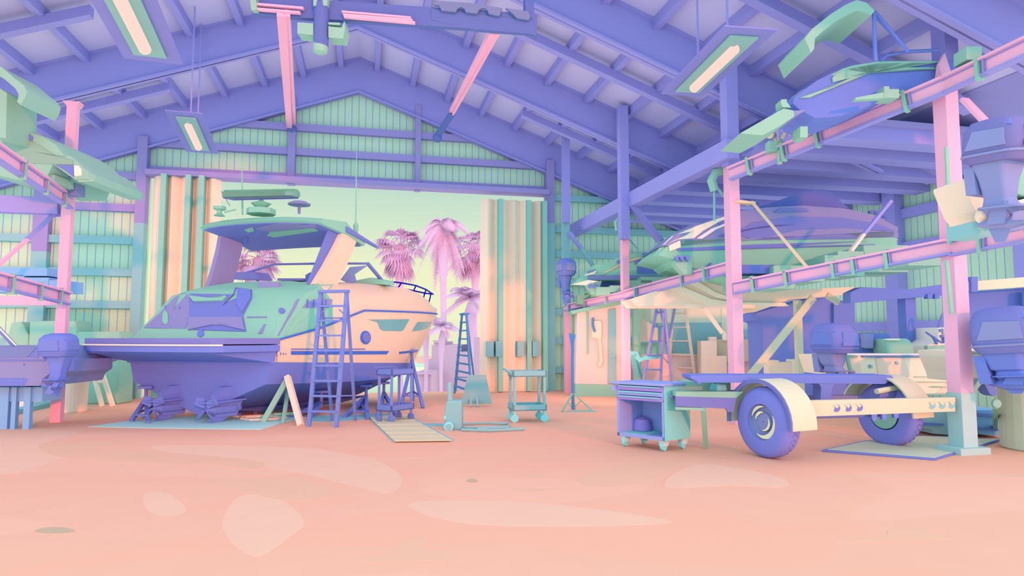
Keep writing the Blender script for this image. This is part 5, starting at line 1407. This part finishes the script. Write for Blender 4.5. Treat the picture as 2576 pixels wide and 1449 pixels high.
# ================================================================ left foreground boats
Z4 = lambda pts: zs(pts, 0, 780, 3.45)
lf = thing('skiff', 'lavender skiff on a blue cradle at the left edge', 'boat', onfl(at(60, 980, 11.5)))
hl_ = lens_body(Z4([(-200, 312), (355, 318), (400, 420), (470, 440), (470, 545), (400, 592), (370, 660), (-200, 662)]), 11.2, 1.6, .03).build('hull', M_lav, lf)
mk = marks(bvh_of([hl_]), lf)
mk('bottom_band', Z4([(2, 592), (398, 590), (372, 655), (2, 658)]), M_navy, .015, 2)
mk('top_band', Z4([(2, 326), (318, 326), (240, 410), (2, 412)]), mat('lavender_vinyl_light', (148, 148, 205)), .012, 2)
mk('corner_panel', Z4([(320, 328), (358, 330), (400, 418), (244, 408)]), M_liner, .02, 2)
mk('rub_line', Z4([(2, 430), (396, 432), (396, 440), (2, 440)]), M_liner, .02, 2)
mk('fitting', Z4([(204, 472), (211, 466), (218, 472), (211, 479)]), M_navy, .02, 1)
MB().bar(at(*Z4([(-60, 110)])[0], 11.3), at(*Z4([(128, 312)])[0], 11.3), .06).build('windscreen_post', M_liner, lf)
MB().bar(at(*Z4([(-40, 120)])[0], 11.25), at(*Z4([(142, 310)])[0], 11.25), .02).build('post_edge', M_blush, lf)
b0 = at(*Z4([(-200, 665)])[0], 11.5); b1 = at(*Z4([(370, 665)])[0], 11.5)
cr = MB()
for f, w in ((.06, .25), (.42, .2), (.60, .07), (.80, .1)):
    p = b0 + (b1 - b0) * f; cr = MB().box((p.x - w/2, p.y - .06, 0), (p.x + w/2, p.y + .06, p.z)); cr.build('cradle_leg', mat('blue_grey_timber', (146, 166, 190)), lf)
MB().prism([b0, b1, b1 - ZUP * .26, b0 - ZUP * .26], ef * .5).build('cradle_beam', mat('blue_grey_timber', (146, 166, 190)), lf)
MB().prism([floor(-60, 1060), floor(150, 1012), floor(150, 1018), floor(-60, 1068)], (0, 0, .1)).build('skid', M_teal, lf)
outboard('violet outboard motor on the stern of the skiff at the left edge', at(147, 896, 10.9), R(170), s=.74, wide=1.4, mc=M_navy, mp=M_liner, ml=M_navy)
gh = thing('hull_section', 'lavender boat bow behind the left outboard motor', 'boat', onfl(at(215, 930, 14)))
h_ = lens_body(Z4([(500, 305), (710, 308), (925, 380), (830, 425), (700, 475), (560, 515), (520, 480)]), 13.6, 1.0, .04).build('hull', M_lav, gh)
mk = marks(bvh_of([h_]), gh)
mk('chine_band', Z4([(575, 475), (720, 428), (860, 372), (915, 378), (830, 420), (700, 470), (565, 510)]), M_liner, .015, 2)
q = at(*Z4([(645, 470)])[0], 14.45); MB().box((q.x - .12, q.y - .1, 0), (q.x + .12, q.y + .1, q.z)).build('keel_block', M_teal, gh)
for pts, lb in (([(-60, 330), (95, 108), (182, 100), (248, 222), (250, 330)], 'mint tarp-covered heap at the left edge by the back wall'), ([(248, 330), (257, 93), (650, 93), (675, 190), (700, 330)], 'large flat-topped mint tarp-covered stack behind the left pink post'), ([(670, 330), (670, 188), (1030, 186), (1045, 235), (1050, 330)], 'low mint tarp-covered stack left of the yacht platform')):
    pp = pxK(Z4(pts), 15.8); t = thing('covered_stack', lb, 'tarp', onfl(sum(pp, Vector()) / len(pp)))
    lo = min(p.z for p in pp); pp = [Vector((p.x, p.y, 0)) if p.z < lo + .05 else p for p in pp]
    MB().prism(pp, ef * .6).build('tarp', M_clip, t, bevel=.03)
br = thing('drum', 'sand drum behind the left outboard motor', 'barrel', onfl(floor(186, 1037)))
q = floor(186, 1036); zt3 = at(186, 938, 14.0).z
MB().lathe([(.23, 0), (.24, .02), (.25, zt3 * .95), (.27, zt3 * .96), (.27, zt3), (.2, zt3)], q, n=22).build('drum_body', M_sand, br)
MB().prism(pxK(Z4([(688, 550), (702, 505), (730, 490), (722, 550)]), 14.0), ef * .05).build('scoop_handle', M_blush, br)
for (x0, y0, x1, y1, lb) in ((300, 700, 398, 800, 'lit floor patch built as a pale box between the skiff cradle and the left drum'), (398, 690, 500, 825, 'lit floor patch built as a pale box with a raised corner below the left outboard'), (45, 740, 275, 850, 'wide lit floor patch built as a pale box under the left skiff')):
    k = EYE * FPX / (780 + y1 / 3.45 - 850); a_p = pxK(Z4([(x0, y0), (x1, y0), (x1, y1), (x0, y1)]), k)
    t = thing('carton', lb, 'box', onfl(a_p[3])); 
    for i in (2, 3): a_p[i] = Vector((a_p[i].x, a_p[i].y, 0))
    MB().prism(a_p, ef * .4).build('carton_body', M_pale, t)  # added box, its pale colour stands for lit floor
    if x0 == 398: MB().prism(pxK(Z4([(500, 700), (530, 735), (550, 790), (500, 780)]), k), ef * .3).build('flap', M_pale, t)
sh_ = thing('sawhorse', 'blush sawhorse by the back wall left of the yacht', 'sawhorse', onfl(floor(250, 994)))
kk = 15.2
for a, b in (((768, 498), (722, 738)), ((800, 515), (892, 738)), ((870, 498), (985, 738))):
    MB().bar(at(*Z4([a])[0], kk), onfl(at(*Z4([b])[0], kk)), .09, .06, ef).build('leg', M_blush, sh_)
MB().bar(at(*Z4([(765, 497)])[0], kk), at(*Z4([(882, 497)])[0], kk), .06, .1, ef).build('top_beam', M_blush, sh_)
MB().bar(at(*Z4([(850, 620)])[0], kk), at(*Z4([(925, 620)])[0], kk), .06, .06, ef).build('crossbar', M_blush, sh_)
# ================================================================ outdoors beyond the opening
AO_ = (1.0, 1.0, 1.0)
M_palm = mat('pink_palm', (222, 172, 206), amb=AO_)
t_ = M_palm.node_tree; pb_ = t_.nodes['Principled BSDF']          # leaves let light through
tr_ = t_.nodes.new('ShaderNodeBsdfTranslucent'); mx_ = t_.nodes.new('ShaderNodeMixShader'); mx_.inputs[0].default_value = .45
t_.links.new(pb_.inputs['Base Color'].links[0].from_socket, tr_.inputs['Color'])
t_.links.new(pb_.outputs[0], mx_.inputs[1]); t_.links.new(tr_.outputs[0], mx_.inputs[2])
t_.links.new(mx_.outputs[0], t_.nodes['Material Output'].inputs['Surface'])
M_bld = mat('mauve_building', (205, 176, 204), amb=AO_)
M_hill = mat('pale_mint_hill', (198, 224, 204), amb=AO_)
def palm(label, px, py, ybase, k, rpx, kind, seed, group='palms beyond the opening'):
    rnd = random.Random(seed); sc = ks(k); r = rpx / sc
    top = at(px, py, k); base = at(px + (ybase - py) * .01, ybase, k)
    t = thing('palm_tree', label, 'palm tree', (base.x, base.y, GZ), group=group)
    base = Vector((base.x, base.y, GZ - .05))
    pts = [base + (top - base) * f + Vector((.05 * math.sin(f * 5 + seed), 0, 0)) for f in [0, .15, .3, .45, .6, .72, .82, .9, .97]]
    w = r * .10
    MB().tube(pts, [w * 1.2, w, w * .95, w * .9, w * .9, w, w * 1.5, w * 1.9, w * .8], 10).build('trunk', M_palm, t, smooth=True)
    fr = MB(); n = {'fan': 40, 'feather': 30, 'low': 16}[kind]
    for i in range(n):
        az = i * 2.399 + rnd.uniform(-.2, .2); el = {'fan': rnd.uniform(-1.25, 1.2), 'feather': rnd.uniform(-1.3, 1.2), 'low': rnd.uniform(-.1, 1.2)}[kind]
        L = r * rnd.uniform(.85, 1.1); droop = {'fan': .35, 'feather': .75, 'low': .5}[kind]
        d = Vector((math.cos(az) * math.cos(el), math.sin(az) * math.cos(el), math.sin(el)))
        side = Vector((-math.sin(az), math.cos(az), 0))
        sp = []; m = 9
        for j in range(m + 1):
            f = j / m; sp.append(top + d * L * f + Vector((0, 0, -droop * L * f * f * 1.2)))
        if kind == 'fan':
            fr.tube(sp[:6], L * .012, 4)
            c = sp[5]; nn = (sp[6] - sp[4]).normalized(); uu = nn.cross(side).normalized()
            for q in range(11):
                a = -1.35 + 2.7 * q / 10
                tip = c + (nn * math.cos(a) + side * math.sin(a)) * L * .52 * (1 - .12 * abs(a)) + Vector((0, 0, -.16 * L * abs(math.sin(a)) - .10 * L))
                b1 = (nn * math.cos(a + .16) + side * math.sin(a + .16)) * L * .26; b0 = (nn * math.cos(a - .16) + side * math.sin(a - .16)) * L * .26
                fr.add([c, c + b1, tip, c + b0, c + uu * L * .01], [(0, 1, 2, 3), (4, 3, 2, 1)])
        else:
            fr.tube(sp, [L * .02 * (1 - .08 * j) for j in range(m + 1)], 4)
            for j in range(1, m * 3):
                f = j / (m * 3); i0 = min(m - 1, int(f * m)); c = sp[i0] + (sp[i0 + 1] - sp[i0]) * (f * m - i0); nn = (sp[i0 + 1] - sp[i0]).normalized()
                ll = L * .36 * math.sin(math.pi * min(1, .12 + f * .86))
                for s_ in (1, -1):
                    tip = c + side * s_ * ll * .75 + nn * ll * .6 + Vector((0, 0, -ll * .45))
                    fr.add([c - nn * L * .03, c + nn * L * .03, tip + nn * .01, tip], [(0, 1, 2, 3)])
    if kind != 'low':
        if kind != 'low': fr.lathe([(r * .10, -r * .75), (r * .2, -r * .55), (r * .24, -r * .3), (r * .2, .0), (r * .03, r * .15)], top, n=12)
    fr.build('fronds', M_palm, t)
    return t
palm('tall pink feather palm, tallest of the palms in the doorway', 1116, 565, 940, 42, 84, 'feather', 1)
palm('round pink fan palm behind the yacht bow rail', 1006, 622, 940, 44, 74, 'fan', 2)
palm('pink fan palm half hidden by the right folded door', 1194, 620, 940, 46, 74, 'fan', 3)
palm('bushy low pink palm beside the right folded door', 1182, 750, 940, 36, 84, 'low', 4)
palm('short pink palm with drooping fronds beside the yacht bow', 1070, 795, 940, 34, 62, 'low', 5)
palm('pink fan palm seen under the yacht hardtop', 650, 652, 940, 40, 66, 'fan', 6)
palm('pink fan palm beside the left folded door behind the hardtop arch', 545, 645, 940, 38, 60, 'fan', 7)
palm('small pink palm with thin leaning trunk left of the low building', 1112, 820, 940, 33, 48, 'low', 8)
def block(label, pts, k, deep=6, name='building', cat='building'):
    q = at(pts[0][0], pts[0][1], k); t = thing(name, label, cat, (q.x, q.y, GZ))
    pp = pxK(pts, k); lo = min(p.z for p in pp)
    pp = [Vector((p.x, p.y, GZ - .1)) if p.z < lo + .3 else p for p in pp]
    return t, pp
t, pp = block('tall stepped mauve building behind the slate ladder', [(1076, 985), (1076, 905), (1086, 905), (1086, 868), (1092, 868), (1092, 860), (1116, 860), (1116, 868), (1160, 868), (1160, 885), (1176, 885), (1176, 848), (1214, 848), (1214, 985)], 38)
MB().prism(pp, ef * 6).build('wall', M_bld, t)
MB().prism(pxK([(1090, 856), (1118, 856), (1118, 862), (1090, 862)], 37.8), ef * 1).build('parapet', M_bld, t)
t, pp = block('low mauve building at the foot of the palms', [(1046, 985), (1046, 945), (1042, 945), (1042, 938), (1085, 938), (1085, 985)], 34)
MB().prism(pp, ef * 5).build('wall', M_bld, t)
MB().prism(pxK([(1041, 937), (1086, 937), (1086, 942), (1041, 942)], 33.8), ef * 1).build('parapet', M_bld, t)
hp = []
for i in range(29):
    x = 300 + i * 38; hp.append((x, 922 + 9 * math.sin(i * 1.7) + 6 * math.sin(i * .6)))
pp = pxK(hp, 85); pp += [Vector((pp[-1].x, pp[-1].y, GZ - .3)), Vector((pp[0].x, pp[0].y, GZ - .3))]
struct(MB().prism(pp, ef * 12), 'hills', M_hill)
# strip of planting that closes the yard behind the yacht
pp = pxK([(480, 985), (480, 930), (620, 935), (760, 928), (900, 938), (1046, 948), (1046, 985)], 60); pp = [Vector((p.x, p.y, GZ - .1)) if i in (0, 6) else p for i, p in enumerate(pp)]
struct(MB().prism(pp, ef * 4), 'hedge_line', M_hill)
# ================================================================ roof lights and overhead hoist
M_tube = glow('lamp_tube_glow', (254, 216, 203), 1.0)
M_halo = mat('lavender_lamp_halo', (138, 136, 203), amb=(.52, .45, .585)); M_refl = mat('mint_lamp_reflector', (148, 184, 180), amb=(.55, .5, .6))
def tube_lamp(label, a, b, w=.30, hang=True, halo=True):
    a, b = Vector(a), Vector(b); d = (b - a).normalized(); c = (a + b) / 2
    side = d.cross(ZUP).normalized(); up = side.cross(d)
    if up.z < 0: up = -up
    t = thing('tube_light', label, 'ceiling light', c, group='tube lights under the roof')
    e = d * .28
    if halo:
        MB().prism([a - e * 1.7 - side * w, a - e * 1.7 + side * w, b + e * 1.7 + side * w, b + e * 1.7 - side * w], up * .02).build('glow_halo', M_halo, t)  # lavender plate painted as the glow round the lamp
    h2 = [p - up * .03 for p in (a - e - side * w * .55, a - e + side * w * .55, b + e + side * w * .55, b + e - side * w * .55)]
    MB().prism(h2, up * .025).build('reflector', M_refl, t)
    tb_ = MB().tube([a - up * .07, b - up * .07], .075 if w > .25 else .06, 10).build('lamp_tube', M_tube, t, smooth=True)
    MB().tube([a - d * .07 - up * .07, a - up * .07], .03, 8).build('tube_pin', M_tube, tb_); MB().tube([b + d * .07 - up * .07, b - up * .07], .03, 8).build('tube_pin', M_tube, tb_)
    if hang:
        for p in (a + d * .2, b - d * .2):
            MB().bar(p, Vector((p.x, p.y, zsoff(p.x) + DEP - .02)), .025).build('hanger_rod', M_steel, t)
    return t
tube_lamp('large tube light at the top left of the roof', at(366, 112, 8.4), at(296, -30, 7.2), .36)
tube_lamp('small tube light above the left folded door', at(500, 364, 14.5), at(474, 308, 13.4), .34)
tube_lamp('tube light on the right roof slope', at(1745, 212, 10.6), at(1848, 112, 9.2), .38)
t = tube_lamp('pale reflection built as a bare tube in the doorway above the radar bar', onY(567, 496, 19.9), onY(550, 468, 19.9), .1, hang=False, halo=False)  # added glowing tube in place of a pale reflection
p = onY(550, 468, 19.9); MB().bar(p, (p.x, p.y, 6.6), .02).bar((p.x, p.y, 6.55), (p.x, YB + .1, 6.55), .03).build('hanger_rod', M_steel, t)

kh = 10.0
M_hv = mat('violet_hoist_paint', (123, 125, 199)); M_hl = mat('lavender_deck_gap', (150, 146, 197))
oh = thing('overhead_hoist', 'overhead hoist with pink rails, violet motor drum and mint boxes under the roof', 'hoist', at(808, 60, kh))
for (y0, y1, x0, x1) in ((12, 22, 646, 764), (24, 33, 648, 756)):
    MB().bar(at(x0, y0, kh), at(x1, y1, kh), .06, .035).build('rail', M_pink, oh)
for (x0, y0, x1, y1) in ((861, 31, 1034, 46), (864, 38, 1038, 52), (866, 43, 1044, 58)):
    MB().bar(at(x0, y0, kh), at(x1, y1, kh), .06, .03).build('rail', M_pink, oh)
MB().bar(at(640, 17, kh + .12), at(1350, 62, kh + .12), .1, .30).build('bridge_beam', M_hv, oh)
MB().lathe([(.03, 0), (.09, .01), (.115, .06), (.115, 1.0), (.09, 1.05)], at(807, 124, kh), n=18).build('motor_drum', M_hv, oh, smooth=True)
MB().lathe([(.06, -.03), (.105, 0), (.115, .12), (.06, .12)], at(806, 131, kh), n=18).build('drum_cap', M_clip, oh, smooth=True)
for pts in ([(748, 56), (788, 59), (788, 88), (748, 84)], [(826, 65), (831, 67), (860, 69), (866, 52), (868, 72), (863, 97), (826, 94)], [(826, 56), (855, 57), (855, 63), (826, 61)], [(788, -20), (805, -20), (805, 14), (788, 14)], [(810, -20), (824, -20), (823, 14), (810, 14)], [(627, -20), (642, -20), (646, 25), (632, 25)]):
    MB().prism(pxK(pts, kh - .05), ef * .25).build('control_box', M_clip, oh)
for (a, ka, b, kb, w) in (((709, 33), 10.0, (728, 318), 18.4, .15), ((724, 33), 10.0, (741, 310), 18.4, .075), ((1245, 78), 10.2, (1138, 280), 18.0, .16), ((1254, 78), 10.2, (1139, 286), 18.0, .05)):
    MB().bar(at(*a, ka), at(*b, kb), w, .1).build('stay_channel', M_pink, oh)
for x, y, k in ((735, 325, 18.6), (1100, 346, 18.6)):
    MB().ball(at(x, y, k), .14).build('ball_joint', M_hv, oh, smooth=True)
MB().bar(at(1138, 284, 18.0), at(1100, 342, 18.6), .14).build('stay_channel', M_hv, oh)
MB().bar(at(808, 0, kh), Vector((at(808, 0, kh).x, at(808, 0, kh).y, zsoff(at(808, 0, kh).x) + DEP)), .16).build('hanger', M_hv, oh)
MB().bar(at(1330, 55, kh + .15), Vector((at(1330, 55, kh).x, at(1330, 55, kh).y, zsoff(at(1330, 55, kh).x) + DEP)), .14).build('hanger', M_hv, oh)
def notch(x, r, y): return [(x + r * math.cos(a), y - r * math.sin(a)) for a in [math.pi - math.pi * i / 8 for i in range(9)]]
pl_ = [(1092, 12), (1097, 2), (1180, 7), (1263, 20), (1256, 40)] + notch(1215, 14, 34)[::-1] + notch(1159, 12, 30)[::-1] + [(1110, 26), (1106, 14)]
MB().prism(pxK(pl_, kh), ef * .05).build('deck_gap_plate', M_hl, oh, label='lavender notched plate for roof deck seen through a gap')  # added plates coloured as the roof deck seen through gaps
MB().prism(pxK([(1272, 20), (1328, 28), (1334, 40), (1330, 50), (1300, 45), (1290, 34)], kh), ef * .05).build('deck_gap_plate', M_hl, oh)
MB().prism(pxK([(1085, 22), (1110, 26), (1340, 52), (1350, 90), (1330, 84), (1270, 80), (1195, 74), (1085, 50)], kh + .06), ef * .08).build('gusset_plate', M_hv, oh)

# stains with their own outlines on the floor
M_st = mat('sage_oil_stain', (205, 187, 170), amb=(.9, .82, .92)); M_st2 = mat('pale_wear_patch', (254, 199, 185), amb=(.9, .82, .92)); M_st3 = mat('dusty_stain', (238, 190, 174), amb=(.9, .82, .92))
def smooth_loop(P, k=5):
    out = []
    n = len(P)
    for i in range(n):
        p0, p1, p2, p3 = P[i - 1], P[i], P[(i + 1) % n], P[(i + 2) % n]
        for j in range(k):
            t = j / k
            out.append(tuple(.5 * (2 * b + (c - a) * t + (2 * a - 5 * b + 4 * c - d) * t * t + (3 * b - a - 3 * c + d) * t ** 3) for a, b, c, d in zip(p0, p1, p2, p3)))
    return out
def stain(pts, m, z):
    pts = smooth_loop(pts) if len(pts) < 16 else pts
    o = MB().prism([floor(x, y, z) for x, y in pts], (0, 0, -.004)).build('floor_stain', m); o['kind'] = 'structure'
def blob(x, y, rx, ry): return [(x + rx * math.cos(a) * (1 + .1 * math.sin(3 * a)), y + ry * math.sin(a)) for a in [i * .314 for i in range(20)]]
stain(blob(1188, 1209, 14, 5), M_st, .002)
stain(blob(138, 1334, 50, 8), M_st, .002)
stain([(990, 1390), (1020, 1362), (1050, 1358), (1080, 1352), (1078, 1366), (1050, 1374), (1110, 1388), (1168, 1405), (1165, 1410), (1060, 1412), (900, 1412)], M_st3, .002)
stain([(2118, 1358), (2225, 1350), (2240, 1332), (2335, 1326), (2338, 1342), (2402, 1355), (2330, 1358), (2200, 1362)], M_st3, .002)
stain([(1265, 1229), (1340, 1229), (1418, 1230), (1360, 1237), (1335, 1240), (1300, 1233)], M_st3, .002)
stain([(190, 1130), (400, 1137), (650, 1160), (640, 1180), (560, 1172), (380, 1165), (186, 1152)], M_st3, .0015)
stain([(520, 1205), (640, 1205), (760, 1203), (842, 1240), (780, 1258), (690, 1255)], M_st3, .0016)
stain([(95, 1125), (150, 1112), (300, 1114), (240, 1130), (160, 1150)], M_st3, .0012)
stain([(380, 1128), (540, 1120), (800, 1130), (960, 1165), (1012, 1210), (975, 1240), (900, 1225), (700, 1180)], M_st2, .0011)
stain([(-40, 1060), (60, 1070), (200, 1090), (160, 1100), (95, 1125), (160, 1150), (-20, 1190)], M_st2, .001)
stain([(1030, 1265), (1350, 1265), (1690, 1315), (1200, 1320)], M_st2, .001)
stain([(1675, 1210), (1720, 1180), (1790, 1168), (1960, 1200), (1970, 1226), (1830, 1222), (1690, 1228)], M_st2, .001)
stain([(360, 1245), (420, 1240), (470, 1280), (440, 1296), (380, 1290)], M_st2, .001)
stain([(600, 1250), (700, 1255), (765, 1310), (730, 1350), (640, 1400), (560, 1330)], M_st2, .0008)
stain([(1445, 1205), (1500, 1185), (1600, 1165), (1740, 1160), (1690, 1180), (1620, 1215), (1500, 1225)], M_st3, .0009)
